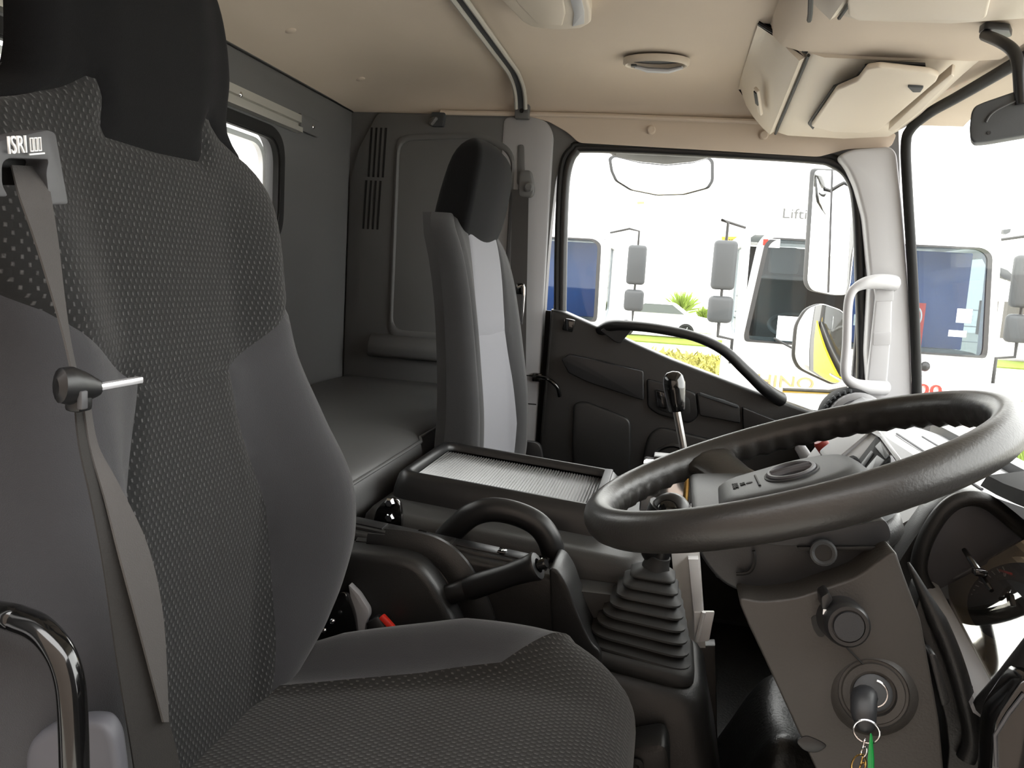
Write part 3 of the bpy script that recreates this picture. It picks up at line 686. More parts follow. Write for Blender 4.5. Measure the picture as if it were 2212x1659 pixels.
# passenger belt: pillar loop, webbing
pb = thing('passenger_belt', (-.42, 2.3, ZF), 'black webbing belt hanging from the pillar behind the passenger seat', 'seat belt')
g = W(1142, 395, Y=YF - .035)
M().poly(rounded([g + Vector((-.03, 0, .035)), g + Vector((.005, 0, .035)), g + Vector((.018, 0, -.02)), g + Vector((.012, 0, -.04)), g + Vector((-.03, 0, -.04))], .012, 5), (0, .018, 0), .006, 3).build('guide_loop', 'shaded_trim', pb)
M().lathe(g + Vector((.002, -.002, -.012)), (0, -1, 0), [(.013, 0), (.013, .006), (.009, .010), (.001, .010)], 16).build('bolt_cap', 'shaded_trim', pb)
A = [g + Vector((-.045, -.004, -.02)), Vector((-.435, 2.30, -.2)), Vector((-.41, 2.26, -.46)), Vector((-.40, 2.25, ZF + .1))]
M().ribbon(spline(A, 5), spline([p + Vector((.045, .012, 0)) for p in A], 5), .0015).build('webbing', 'smooth_black', pb)
bt = [W(1118, 622, Y=2.22), W(1130, 618, Y=2.22), W(1131, 640, Y=2.22), W(1126, 700, Y=2.225)]
M().tube(spline(bt, 4), .004, 8).build('tongue_loop', 'chrome', pb)
M().box(W(1124, 624, Y=2.225), (.022, .014, .03), bev=.004).build('tongue_housing', 'gloss_black', pb)
# ---- bunk
bn = thing('bunk_mattress', (-.7, 1.37, -.43), 'black vinyl bunk mattress on the shelf behind the seats', 'mattress')
def bf_(y): return lerp(y, [.3, 1.035, 1.075, 1.60, 1.64, 2.4], [-.70, -.70, -.468, -.468, -.482, -.482])
def bk_(y):
    f = bf_(y); return [Vector(p) for p in rounded([(-.95, y, -.435), (f - .012, y, -.435), (f, y, -.385), (f - .008, y, -.336), (f - .06, y, -.322), (-.95, y, -.318)], [.01, .015, .02, .03, .05, .03], 4)]
def bkend(y, k):
    r = bk_(y); c = sum(r, Vector()) / len(r); return [c + (p - c) * k for p in r]
ysb = sorted([.36 + i * (2.33 - .36) / 20 for i in range(21)] + [1.035, 1.045, 1.055, 1.065, 1.075, 1.60, 1.615, 1.64])
M().loft([bkend(.335, .9)] + [bk_(y) for y in ysb] + [bkend(2.342, .92)]).build('cushion', 'vinyl', bn, 50)
M().tube([(bf_(y) - .007, y, -.343) for y in ysb if y > 1.08], .0035, 8).build('piping', 'vinyl', bn)
o = M().poly([(-.95, .31, -.438), (-.71, .31, -.438), (-.71, .31, ZF), (-.95, .31, ZF)], (0, 2.04, 0), .005).build('bunk_box', 'black_plastic')
tag(o, 'black base box carrying the bunk mattress', 'bunk base')
# ================================================================== CENTRE OF THE CAB
def row(z0, z1, n): return [z0 + (z1 - z0) * i / n for i in range(n + 1)]
# ---- folded centre seat with the tray on its back
cs = thing('truck_seat', (-.22, 1.45, -.62), 'folded black centre seat with ribbed tray on its back', 'seat')
def slab(pts, z0, z1, tilt=0, r=.03):
    """cushion-like slab from a plan outline; tilt lowers the front"""
    rings = []
    c = sum((Vector((x, y, 0)) for x, y in pts), Vector()) / len(pts)
    for k, z in ((.93, z0), (.985, z0 + .012), (1, z0 + .03), (1, z1 - .03), (.985, z1 - .012), (.955, z1 - .003), (.90, z1)):
        rings.append([Vector((c.x + (p.x - c.x) * k, c.y + (p.y - c.y) * k, z - tilt * (p.x + .42))) for p in rounded([(x, y, 0) for x, y in pts], r, 5)])
    return rings
M().loft(slab([(-.458, 1.215), (.0, 1.215), (.0, 1.595), (-.455, 1.595)], -.505, -.382, .075)).build('backrest', 'seat_vinyl', cs, 50)
M().loft(slab([(-.44, 1.225), (-.01, 1.225), (-.01, 1.59), (-.43, 1.59)], -.62, -.505, .06)).build('seat_cushion', 'side_cloth', cs, 50)
# tray: shell, rim, ribbed floor
TZ = lambda x, h=0: -.338 - .075 * (x + .42) + h
tx0, tx1, ty0, ty1 = -.418, -.085, 1.325, 1.592
def tr(dx, h, r=.025):
    return [Vector((p.x, p.y, TZ(p.x, h))) for p in rounded([(tx0 - dx, ty0 - dx, 0), (tx1 + dx, ty0 - dx, 0), (tx1 + dx, ty1 + dx, 0), (tx0 - dx, ty1 + dx, 0)], r, 5)]
sh = M().loft([tr(.022, -.052, .03), tr(.020, -.030, .03), tr(.014, -.006, .03), tr(.006, .002), tr(-.001, .002), tr(-.006, -.004), tr(-.007, -.012, .02)], caps=False).build('tray_shell', 'smooth_black', cs, 50)
nr = 62
prof = []
for i in range(nr * 4 + 1):
    x = tx0 + .004 + (tx1 - tx0 - .008) * i / (nr * 4); prof.append((x, -.0165 + .0013 * math.sin(2 * math.pi * i / 4)))
M().surf(lambda k, y: Vector((prof[k][0], y, TZ(prof[k][0], prof[k][1]))), list(range(len(prof))), [ty0 + .004, ty1 - .004]).build('tray_floor', 'tray_rib', cs, 20)
M().poly(rounded([(tx1 - .012, ty0 + .03, TZ(tx1, .001)), (tx1 + .004, ty0 + .03, TZ(tx1, .001)), (tx1 + .004, ty1 - .01, TZ(tx1, .001)), (tx1 - .012, ty1 - .01, TZ(tx1, .001))], .004), (0, 0, .006), .002).build('tray_latch', 'plate_grey', cs)
# hinge bracket with its two bolts
hb = [W(812, 1100, Y=1.205), W(826, 1084, Y=1.205), W(846, 1075, Y=1.205), W(862, 1084, Y=1.205), W(868, 1115, Y=1.205), W(866, 1145, Y=1.205), W(800, 1145, Y=1.205)]
hbk = M().poly(rounded(hb, .008), (0, .012, 0), .002).build('hinge_bracket', 'gloss_black', cs)
for p in ((843, 1085), (843, 1117)): M().lathe(W(*p, Y=1.204), (0, -1, 0), [(.008, 0), (.008, .005), (.0055, .008), (.001, .008)], 6).build('bolt', 'chrome', cs)
# ---- loop handle in front of the folded seat
lh = thing('loop_handle', W(1090, 1180, Y=1.19), 'black loop handle standing between the brake lever and folded seat', 'handle')
lp = [W(960, 1165, Y=1.20), W(985, 1140, Y=1.195), W(1018, 1113, Y=1.19), W(1060, 1101, Y=1.188), W(1110, 1108, Y=1.188), W(1158, 1130, Y=1.188), W(1186, 1165, Y=1.188), W(1200, 1215, Y=1.19)]
M().tube(spline(lp, 6), [.0160] * 43, 14, sy=1.15).build('loop', 'smooth_black', lh)
for p in (lp[0], lp[-1]): M().box(p + Vector((0, 0, -.014)), (.05, .03, .02), bev=.006).build('foot', 'smooth_black', lh)
# ---- centre console beside the driver seat
cc = thing('centre_console', (-.2, 1.12, ZF), 'black moulded console carrying the parking brake beside the driver seat', 'console')
cy = 1.105
body = WL([(700, 1138), (790, 1157), (1000, 1203), (1172, 1240), (1206, 1252), (1232, 1270), (1250, 1330), (1270, 1385), (1290, 1420)], Y=cy)
zl = ZF + .01
bp = body + [Vector((body[-1].x + .02, cy, zl)), Vector((body[0].x, cy, zl))]
M().poly(rounded(bp, .012), (0, .062, 0), .010, 3).build('console_body', 'black_plastic', cc)
# flat strip with blanked switch places
s0, s1 = W(700, 1099, Y=1.166), W(1190, 1204, Y=1.166); d = (s1 - s0)
def strip(f0, f1, y0, y1, h0, h1, nm, m, bev=.002):
    p = [Vector((s0.x + d.x * f, y, s0.z + d.z * f + h0)) for f, y in ((f0, y0), (f1, y0), (f1, y1), (f0, y1))]
    return M().poly(p, (0, 0, h1 - h0), bev).build(nm, m, cc)
strip(0, 1, 1.122, 1.166, -.010, 0, 'top_strip', 'black_plastic', .004)
for f0, f1 in ((.17, .30), (.31, .46), (.48, .60), (.62, .80), (.82, .96)):
    o = strip(f0, f1, 1.130, 1.158, -.0005, .002, 'switch_blank', 'smooth_black', .001)
for f in (.44, .79, .955):
    strip(f, f + .035, 1.134, 1.154, .0015, .004, 'small_switch', 'gloss_black', .001); strip(f + .014, f + .019, 1.138, 1.144, .0038, .0045, 'switch_mark', 'logo_white', 0)
strip(.50, .59, 1.136, 1.150, .0015, .0027, 'slot', 'mark_black', .0005)
# brake housing: rounded hump with an arched slot
hump = WL([(690, 1188), (800, 1196), (868, 1206), (905, 1222), (935, 1258), (960, 1305), (985, 1352), (1005, 1420)], Y=1.045)
hp_ = hump + [Vector((hump[-1].x, 1.045, zl)), Vector((hump[0].x, 1.045, zl))]
M().poly(rounded(hp_, .015), (0, .060, 0), .020, 4).build('brake_housing', 'black_plastic', cc)
arch = WL([(795, 1172), (860, 1180), (905, 1196), (940, 1228), (968, 1275), (990, 1325), (1010, 1400)], Y=1.092)
M().tube(spline(arch, 5), .0075, 10, sy=2.0).build('slot_rim', 'smooth_black', cc)
arch2 = [p + Vector((.026, .004, -.002)) for p in arch]
M().tube(spline(arch2, 5), .012, 10, sy=2.2).build('side_bead', 'black_plastic', cc)
M().tube(spline([p + Vector((-.018, .006, -.006)) for p in arch], 5), .010, 8).build('slot_gap', 'mark_black', cc)
# front shoulder of the console, running down to the lever tower
fs = WL([(1186, 1226), (1206, 1232), (1226, 1262), (1242, 1310), (1262, 1358), (1278, 1390), (1300, 1410), (1300, 1700), (1200, 1700), (1192, 1400)], Y=1.092)
M().poly(rounded(fs, .012), (0, .09, 0), .012, 3).build('front_shoulder', 'black_plastic', cc)
# quilted pad under the folded seat
pd = [(-.14, 1.16), (.03, 1.165), (.04, 1.21), (-.12, 1.212)]
M().loft([[Vector((p.x, p.y, z)) for p in rounded([(x, y, 0) for x, y in pd], .03, 5)] for z in (-.56, -.455)] + [[Vector((p.x * .95, p.y, -.447)) for p in rounded([(x, y, 0) for x, y in pd], .03, 5)]]).build('knee_pad', 'seat_vinyl', cc, 50)
# ---- parking brake lever
pb_ = thing('parking_brake', W(965, 1290, Y=1.07), 'black parking brake lever with button at its tip', 'brake lever')
a, b = W(955, 1290, Y=1.075), W(1010, 1272, Y=1.066)
dr = (b - a).normalized(); tip = W(1162, 1222, Y=1.045); dr2 = (tip - b).normalized()
M().lathe(a - dr * .02, dr, [(.012, 0), (.0145, .012), (.0145, (b - a).length + .02), (.013, (b - a).length + .022)], 16, sx=.8).build('lever_collar', 'smooth_black', pb_)
L = (tip - b).length
M().lathe(b, dr2, [(.0155, 0), (.017, .006), (.0165, L * .3), (.0155, L * .62), (.0175, L * .88), (.0195, L * .97), (.018, L), (.010, L + .001), (.010, L - .012), (.001, L - .012)], 18, sx=.85).build('grip', 'smooth_black', pb_)
M().lathe(tip - dr2 * .012, dr2, [(.007, 0), (.007, .022), (.006, .025), (.001, .025)], 14).build('button', 'gloss_black', pb_)
M().poly(rounded(WL([(930, 1330), (955, 1268), (985, 1262), (1000, 1300), (985, 1345)], Y=1.085), .006), (0, .006, 0), .001).build('ratchet_plate', 'smooth_black', pb_)
# ---- gear lever with its bellows
gl = thing('gear_lever', (.0, 1.17, -.60), 'black rubber gear lever boot with knob in front of the driver seat', 'gear lever')
def sq(c, hx, hy, sk, r, n=6):
    """rounded square ring, slightly skewed in height like the boot folds"""
    return [Vector((c.x + p.x, c.y + p.y, c.z + sk * p.x)) for p in rounded([(-hx, -hy, 0), (hx, -hy, 0), (hx, hy, 0), (-hx, hy, 0)], r, n)]
cL_, cR_ = W(1258, 1400, Y=1.105), W(1492, 1462, Y=1.105)
SK = (cR_.z - cL_.z) / (cR_.x - cL_.x); HX = (cR_.x - cL_.x) / 2
bot, top = (cL_ + cR_) / 2 + Vector((0, .066, .004)), W(1414, 1222, Y=1.175)
nb = 8; rings = []
for k in range(nb):
    f = k / nb; f2 = (k + 1) / nb
    hx = HX * (1 - f) ** .85 + .022 * f; hx2 = HX * (1 - f2) ** .85 + .022 * f2
    c0 = bot.lerp(top, f); st = (top - bot) / nb; sk = SK * (1 - f) * .9 - .03
    rr = .45 * hx
    for (fx, fz) in ((.93, 0.0), (1.0, .10), (1.0, .30), (.96, .38), (.0, .95)):
        h = hx * fx if fx else hx2 * .84
        rings.append(sq(c0 + st * fz, h, h * .92, sk, min(rr, h * .6)))
M().loft(rings).build('boot', 'boot_rubber', gl, 60)
M().loft([sq(bot + Vector((0, 0, z)), HX + h, HX * .92 + h, SK * .95, .03) for z, h in ((-.024, .002), (-.018, .006), (-.004, .006), (.001, .0))]).build('boot_flange', 'boot_rubber', gl, 60)
kn = W(1448, 1108, Y=1.165)
M().tube(spline([top + Vector((0, 0, -.01)), top.lerp(kn, .5) + Vector((.004, 0, 0)), kn], 6), .0135, 14).build('shaft', 'smooth_black', gl)
M().lathe(top + Vector((0, 0, -.012)), kn - top, [(.021, 0), (.020, .012), (.017, .022), (.0165, .03)], 18).build('boot_neck', 'boot_rubber', gl)
vd = (Vector((0, 0, 0)) - kn).normalized(); kd = (vd + Vector((-.25, 0, .1))).normalized()
M().lathe(kn - kd * .028, kd, [(.012, 0), (.022, .004), (.028, .014), (.0295, .026), (.027, .038), (.021, .0445), (.0165, .046), (.0155, .045), (.001, .045)], 26).build('knob', 'smooth_black', gl)
M().tube(spline([kn + Vector((-.006, 0, .006)), kn + Vector((-.016, .004, -.02)), kn + Vector((-.022, .008, -.055)), top + Vector((-.002, .004, .01))], 5), [.026 - .0009 * i for i in range(16)], 14).build('knob_skirt', 'smooth_black', gl)
M().lathe(kn + kd * .017, kd, [(.0145, 0), (.0145, .004), (.012, .0055), (.001, .006)], 22).build('button', 'gloss_black', gl)
# ---- tower under the gear lever
tw = thing('lever_tower', (.05, 1.2, ZF), 'rounded black floor tower below the gear lever boot', 'console')
def tow(dz, k, dx=0, dy=0, f=1):
    z = bot.z - .022 + dz
    return [Vector((bot.x + .008 + dx + p.x, bot.y + .01 + dy + p.y, max(ZF + .004, z + SK * .9 * f * p.x))) for p in rounded([(-.09*k, -.085*k, 0), (.09*k, -.085*k, 0), (.09*k, .11*k, 0), (-.09*k, .11*k, 0)], .04, 6)]
M().loft([tow(-.60, 1.34, .045, 0, 0), tow(-.33, 1.32, .04, 0, .2), tow(-.22, 1.26, .025, 0, .5), tow(-.12, 1.18, .012, 0, .8), tow(-.05, 1.12), tow(-.018, 1.05), tow(-.004, .96), tow(0, .88)]).build('tower_body', 'black_plastic', tw, 60)
lip = WL([(1350, 1620), (1440, 1605), (1450, 1660), (1440, 1720), (1330, 1720)], Y=1.02)
M().poly(rounded(lip, .015), (0, .06, 0), .008).build('floor_flange', 'black_plastic', tw)
M().lathe(W(1375, 1655, Y=1.015), (0, -1, .2), [(.010, 0), (.010, .004), (.004, .006), (.001, .004)], 12).build('bolt', 'mark_black', tw)
# ---- auxiliary lever with its white stand
al = thing('auxiliary_lever', (.06, 1.42, -.62), 'tall chrome lever with glossy black knob on a white steel stand', 'lever')
k0, k1 = W(1453, 802, Y=1.40), W(1462, 888, Y=1.40); ax_ = (k0 - k1); L = ax_.length; ax_.normalize()
M().lathe(k1, ax_, [(.0125, 0), (.0145, .003), (.0155, L*.25), (.018, L*.55), (.0185, L*.72), (.016, L*.88), (.010, L*.97), (.001, L)], 24).build('knob', 'gloss_black', al)
r0, r1 = W(1461, 885, Y=1.40), W(1484, 1010, Y=1.40)
M().cyl(r1, r0, .0065, 14).build('rod', 'steel', al)
bx0 = W(1430, 1045, Y=1.40)
M().box(W(1440, 1050, Y=1.41), (.085, .06, .085), bev=.004).build('gate_box', 'chrome', al)
M().box(W(1432, 990, Y=1.40), (.03, .04, .012), bev=.002).build('gate_cap', 'smooth_black', al)
M().box(W(1484, 1050, Y=1.378), (.008, .006, .07), bev=.001).build('gate_plate', 'brass', al)
M().box(W(1470, 1020, Y=1.377), (.012, .004, .02), bev=.001).build('gate_slot', 'mark_black', al)
st_ = WL([(1440, 1090), (1500, 1090), (1512, 1200), (1522, 1340), (1524, 1400), (1470, 1400)], Y=1.385)
M().poly(st_, (0, .004, 0), .001).build('stand_face', 'white_paint', al)
M().poly(WL([(1486, 1200), (1508, 1200), (1520, 1340), (1500, 1340)], Y=1.384), (.0, -.02, 0), .001).build('stand_flange', 'white_steel', al)
ft = WL([(1498, 1322), (1544, 1322), (1532, 1385), (1500, 1390)], Y=1.362)
M().poly(rounded(ft, .003), (0, .008, .0), .002).build('foot_plate', 'white_steel', al)
M().tube(WL([(1520, 1322), (1504, 1385)], Y=1.360), .004, 8).build('foot_rib', 'white_steel', al)
M().poly(WL([(1460, 1395), (1545, 1395), (1555, 1800), (1440, 1800)], Y=1.42), (0, .03, 0), .003).build('stand_leg', 'black_plastic', al)
# ================================================================== STEERING
KW = .19 / .205
wc = Vector((.13600453, .88821444, -.17645051)) * KW
ta, tb = .3642, .0467
wn = Vector((-math.sin(ta), math.sin(tb) * math.cos(ta), math.cos(ta) * math.cos(tb)))
wu = Vector((0, 1, 0)).cross(wn).normalized(); wv = wn.cross(wu)      # wu: towards the nose, wv: across
def wp(u, v, h=0): return wc + wu * u + wv * v + wn * h
RW = .19
sw = thing('steering_wheel', wp(0, 0, -.09), 'large black two spoke steering wheel with emblem on its pad', 'steering wheel')
n = 160; rings = []
for i in range(n):
    th = 2 * math.pi * i / n; rad = Vector(wu * math.cos(th) + wv * math.sin(th)); c = wp(0, 0) + rad * RW; ring = []
    for k in range(16):
        q = 2 * math.pi * k / 16; r = .0172
        low = smooth(-math.cos(q) * .75 - math.sin(q) * .65, .35, .95)        # finger waves on the inner lower side
        r += .0019 * low * math.sin(th * 52)
        ring.append(c + rad * math.cos(q) * r * .92 + wn * math.sin(q) * r * 1.05)
    rings.append(ring)
rings.append(rings[0]); m = M().loft(rings, caps=False); bmesh.ops.remove_doubles(m.bm, verts=m.bm.verts, dist=1e-6)
m.build('rim', 'wheel_leather', sw, 70)
def spoke(th, name='spoke'):
    d = wu * math.cos(th) + wv * math.sin(th); t = wn.cross(d); out = []
    for f, wid, h, th_ in ((.36, .034, -.040, .013), (.5, .027, -.034, .012), (.68, .024, -.022, .012), (.85, .026, -.008, .012), (.95, .034, -.002, .012), (1.0, .042, 0, .011)):
        c = wp(0, 0, h) + d * RW * f
        out.append([c + t * math.cos(q) * wid + wn * math.sin(q) * th_ for q in (2 * math.pi * k / 14 for k in range(14))])
    M().loft(out).build(name, 'wheel_leather', sw, 70)
for th in (2.0, -1.95): spoke(th)
# airbag pad: trapezoid with a raised top
def pad(k, h, r=.03):
    P = [(-.088, -.070), (-.088, .070), (.02, .088), (.072, .055), (.072, -.055), (.02, -.088)]
    return [wp(p.x * k, p.y * k, h) for p in rounded([Vector((x, y, 0)) for x, y in P], r, 5)]
M().loft([pad(1.06, -.064), pad(1.06, -.050), pad(1.03, -.038), pad(.97, -.027), pad(.90, -.0185), pad(.82, -.0125), pad(.74, -.0090), pad(.66, -.0078)]).build('hub_pad', 'dark_plastic', sw, 75)
M().loft([pad(1.03, -.080), pad(1.09, -.074), pad(1.09, -.060), pad(1.05, -.055)]).build('hub_skirt', 'black_plastic', sw, 60)
# emblem: oval ring with its two bars
er = [wp(.0 + .021 * math.cos(q), .032 * math.sin(q), -.006) for q in (2 * math.pi * k / 40 for k in range(40))]
em = M().tube(er, .0026, 8, closed=True).build('emblem', 'cover_grey', sw)
for s in (-1, 1):
    M().tube(spline([wp(-.019, s * .007, -.006), wp(0, s * .0035, -.0055), wp(.019, s * .007, -.006)], 4), .0032, 8).build('emblem_bar', 'cover_grey', em)
er2 = [wp(.0 + .025 * math.cos(q), .037 * math.sin(q), -.0074) for q in (2 * math.pi * k / 40 for k in range(40))]
M().tube(er2, .0013, 6, closed=True).build('emblem_rim', 'dark_plastic', sw)
text('lettering', 'SRS', 'mark_black', sw, wp(-.050, .006, -.0074), -wv, wu, .0052, .0105)
text('lettering', 'AIRBAG', 'mark_black', sw, wp(-.0575, .012, -.0074), -wv, wu, .0058, .024)
M().tube([wp(-.033, -.026, -.0076), wp(-.033, .026, -.0076)], .0014, 6).build('pad_seam', 'mark_black', sw)
M().lathe(wp(-.041, 0, -.0078), wn, [(.0035, 0), (.003, .0008), (.001, .001)], 12).build('horn_mark', 'mark_black', sw)
# ---- column
sc_ = thing('column_cowl', wp(.1, 0, -.4), 'black steering column cover with knob stalk and ignition lock', 'column cover')
cn = .665                                # near side of the cover
def prism(pts, y0, y1, bev, name, m, par, r=.012, seg=3):
    P = rounded(WL(pts, Y=y0), r); return M().poly(P, (0, y1 - y0, 0), bev, seg).build(name, m, par)
# upper shroud
up_ = [(1490, 1150), (1920, 1150), (1925, 1180), (1905, 1204), (1780, 1240), (1690, 1278), (1610, 1284), (1560, 1262), (1520, 1215)]
prism(up_, .70, .93, .022, 'upper_shroud', 'shroud', sc_, .02, 4)
prism([(1600, 1172), (1700, 1160), (1790, 1148), (1870, 1130), (1912, 1122), (1922, 1140), (1926, 1166), (1900, 1178), (1700, 1180)], .695, .93, .010, 'shroud_flap', 'shroud', sc_, .01)
M().poly(rounded(WL([(1720, 1182), (1900, 1180), (1922, 1172), (1922, 1180), (1900, 1190), (1730, 1190)], Y=.692), .003), (0, .01, 0), .001).build('shroud_gap', 'mark_black', sc_)
M().lathe(W(1778, 1193, Y=.690), (-.1, -1, .15), [(.0105, -.004), (.0105, .0045), (.009, .0052), (.0068, .004), (.0065, -.002)], 20, caps=False).build('screw_well', 'dark_plastic', sc_)
M().lathe(W(1778, 1193, Y=.690), (-.1, -1, .15), [(.0068, -.002), (.0068, .0034), (.001, .0034)], 16).build('screw_hole', 'mark_black', sc_)
M().tube(spline(WL([(1628, 1190), (1630, 1215), (1618, 1236), (1590, 1240)], Y=.695), 5), .0016, 6).build('stalk_boss_seam', 'mark_black', sc_)
# lower cover, facing the door
lc = [(1592, 1288), (1640, 1300), (1720, 1292), (1850, 1248), (1920, 1196), (1936, 1192), (1952, 1240), (1990, 1340), (2008, 1440), (2030, 1560), (2060, 1900), (1850, 1900), (1780, 1700), (1715, 1560), (1650, 1420), (1612, 1340)]
prism(lc, cn, .93, .022, 'lower_cover', 'column_plastic', sc_, .008, 4)
M().tube(WL([(1773, 1268), (1776, 1288), (1790, 1310), (1830, 1400), (1870, 1440)], Y=cn - .0005), .0008, 6).build('cover_seam', 'mark_black', sc_)
# pocket mark at the foot of the cover
M().poly(rounded(WL([(1718, 1602), (1740, 1588), (1770, 1600), (1790, 1612), (1765, 1628), (1738, 1624)], Y=cn - .001), .004), (0, .004, 0), .001).build('grommet', 'smooth_black', sc_)
# stalk knob
kc = W(1814, 1334, Y=cn); kax = Vector((.02, -1, .16)).normalized(); S = .74
stk = M().lathe(kc - kax * .01, kax, [(r * S, h) for r, h in ((.024, 0), (.0242, .012), (.0235, .030), (.0225, .036), (.020, .0385), (.0165, .0385), (.0160, .0372), (.0145, .0372), (.0140, .0392), (.001, .0395))], 30).build('stalk_knob', 'smooth_black', sc_)
M().lathe(kc + kax * .0280, kax, [(.0150 * S, 0), (.0148 * S, .0022), (.001, .0024)], 26).build('knob_cap', 'shroud', stk)
M().poly(rounded(WL([(1774, 1290), (1790, 1280), (1800, 1296), (1786, 1318), (1776, 1316)], Y=cn - .018), .002), (0, .02, 0), .002).build('stalk_lug', 'smooth_black', stk)
M().poly(rounded(WL([(1752, 1334), (1764, 1328), (1778, 1360), (1782, 1376), (1768, 1376), (1756, 1358)], Y=cn - .001), .003), (0, .003, 0)).build('stalk_opening', 'mark_black', sc_)
for p in ((1782, 1322), (1790, 1352)): M().box(W(*p, Y=cn - .0185), (.003, .0006, .004)).build('knob_mark', 'logo_white', stk)
# ignition lock
ic = W(1884, 1494, Y=cn); iax = Vector((-.10, -1, .22)).normalized(); S = .72
M().lathe(ic - iax * .012, iax, [(r * S, h * .85) for r, h in ((.052, 0), (.048, .010), (.041, .019), (.0365, .0225), (.0355, .0205), (.033, .0205), (.0315, .0225), (.024, .0225), (.0235, .016), (.019, .016), (.001, .016))], 40).build('lock_surround', 'column_plastic', sc_)
lk = M().lathe(ic - iax * .002, iax, [(.0150, -.002), (.0145, .006), (.012, .0075), (.001, .0075)], 28).build('lock_barrel', 'dark_plastic', sc_)
M().tube([ic + iax * .0062 + (Vector((1, 0, 0)) * math.cos(q) + Vector((0, .2, 1)).normalized() * math.sin(q)) * .0105 for q in row(-1.2, 1.4, 12)], .0008, 6).build('lock_ring', 'chrome', lk)
M().poly(rounded(WL([(2005, 1412), (2022, 1412), (2055, 1520), (2035, 1530)], Y=.70), .004), (0, .02, 0), .003).build('side_bracket', 'black_plastic', sc_)
# turn signal stalk on the far side
M().tube([wp(.03, .10, -.085), wp(-.02, .21, -.075), wp(-.03, .235, -.074)], [.006, .008, .007], 10).build('wiper_stalk', 'smooth_black', sc_)
# column tube down to the floor
M().cyl(wp(.0, 0, -.30), wp(.02, .02, -.78), .035).build('column_tube', 'smooth_black', sc_)
# ---- key with ring and tag
ky = thing('ignition_key', W(1875, 1600, Y=.60), 'black headed ignition key with ring, chain and green tag', 'key')
kp = [W(1872, 1494, Y=.643), W(1866, 1510, Y=.632), W(1866, 1540, Y=.625), W(1870, 1562, Y=.622), W(1873, 1578, Y=.622)]
M().tube(spline(kp, 5), [lerp(i / 20, [0, .15, .5, .85, 1], [.0075, .0095, .0092, .0068, .0045]) for i in range(21)], 14, sy=.7).build('key_head', 'shroud', ky)
M().tube([W(1880, 1490, Y=.655), W(1876, 1496, Y=.64)], .003, 8, sy=.4).build('key_blade', 'chrome', ky)
rc = W(1872, 1580, Y=.617)
M().tube([rc + Vector((math.cos(q), -.25 * math.cos(q), math.sin(q))) * .0088 for q in (2*math.pi*k/28 for k in range(28))], .0008, 6, closed=True).build('split_ring', 'chrome', ky)
def linkring(c, a, b, ra, rb, m='chrome', nm='chain_link'):
    a, b = Vector(a).normalized(), Vector(b).normalized()
    M().tube([Vector(c) + a * math.cos(q) * ra + b * math.sin(q) * rb for q in (2*math.pi*k/16 for k in range(16))], .0007, 6, closed=True).build(nm, m, ky)
for k in range(4):
    c = W(1866 - 2 * k + (3 if k % 2 else 0), 1607 + 17 * k, Y=.616 + .001 * k); linkring(c, (1, 0, 0) if k % 2 else (.3, 1, 0), (.1, 0, 1), .0018, .0042, 'brass' if k > 1 else 'chrome')
linkring(W(1855, 1652, Y=.616), (1, .4, 0), (0, 0, 1), .006, .008, 'brass', 'split_ring')
gp = WL([(1879, 1584), (1883, 1590), (1887, 1640), (1888, 1720), (1876, 1720), (1874, 1640)], Y=.612)
M().poly(rounded(gp, .0015), (.001, .0016, 0), .0006).build('key_tag', 'green_plastic', ky)
# ================================================================== DASHBOARD
def WP(px, py, p0, n):
    d = Vector(((px - CX) / F, (py - CY) / F, 1)); r = Vector((d.dot(XD), d.dot(YD), d.dot(ZD)))
    return r * (Vector(p0).dot(n) / r.dot(n))
db = thing('dashboard', (.45, 1.33, -.7), 'silver grey dashboard under the windscreen', 'dashboard')
def dprof(y):
    o = slerp(y, [.35, 1.1, 1.3, 1.5, 1.7, 1.95, 2.15, 2.30], [0, 0, 0, 0, .035, .085, .115, .125])
    e = slerp(y, [.35, 1.5, 1.8, 2.3], [0, 0, -.008, -.022])
    return [(.735, -.40), (.735, -.345), (.62, -.315), (.52 + o * .3, -.270 + e), (.44 + o * .75, -.240 + e), (.395 + o, -.228 + e), (.372 + o, -.226 + e), (.355 + o, -.236 + e), (.292 + o, -.286 + e), (.282 + o, -.30 + e), (.290 + o, -.33 + e), (.33 + o, -.42)]
ysd = [1.075 + (2.295 - 1.075) * i / 30 for i in range(31)]
M().loft([[Vector((x, y, z)) for x, z in dprof(y)] for y in ysd]).build('dash_top', 'silver_dash', db, 32)
M().loft([[Vector(p) for p in ((.72, y, -.39), (.33 + slerp(y, [.35, 1.5, 1.7, 2.0, 2.3], [0, 0, .035, .09, .125]), y, -.36), (.36 + slerp(y, [.35, 1.5, 1.7, 2.0, 2.3], [0, 0, .035, .09, .125]), y, -.50), (.45, y, -.70), (.72, y, -.72))] for y in ysd]).build('lower_dash', 'black_plastic', db, 32)
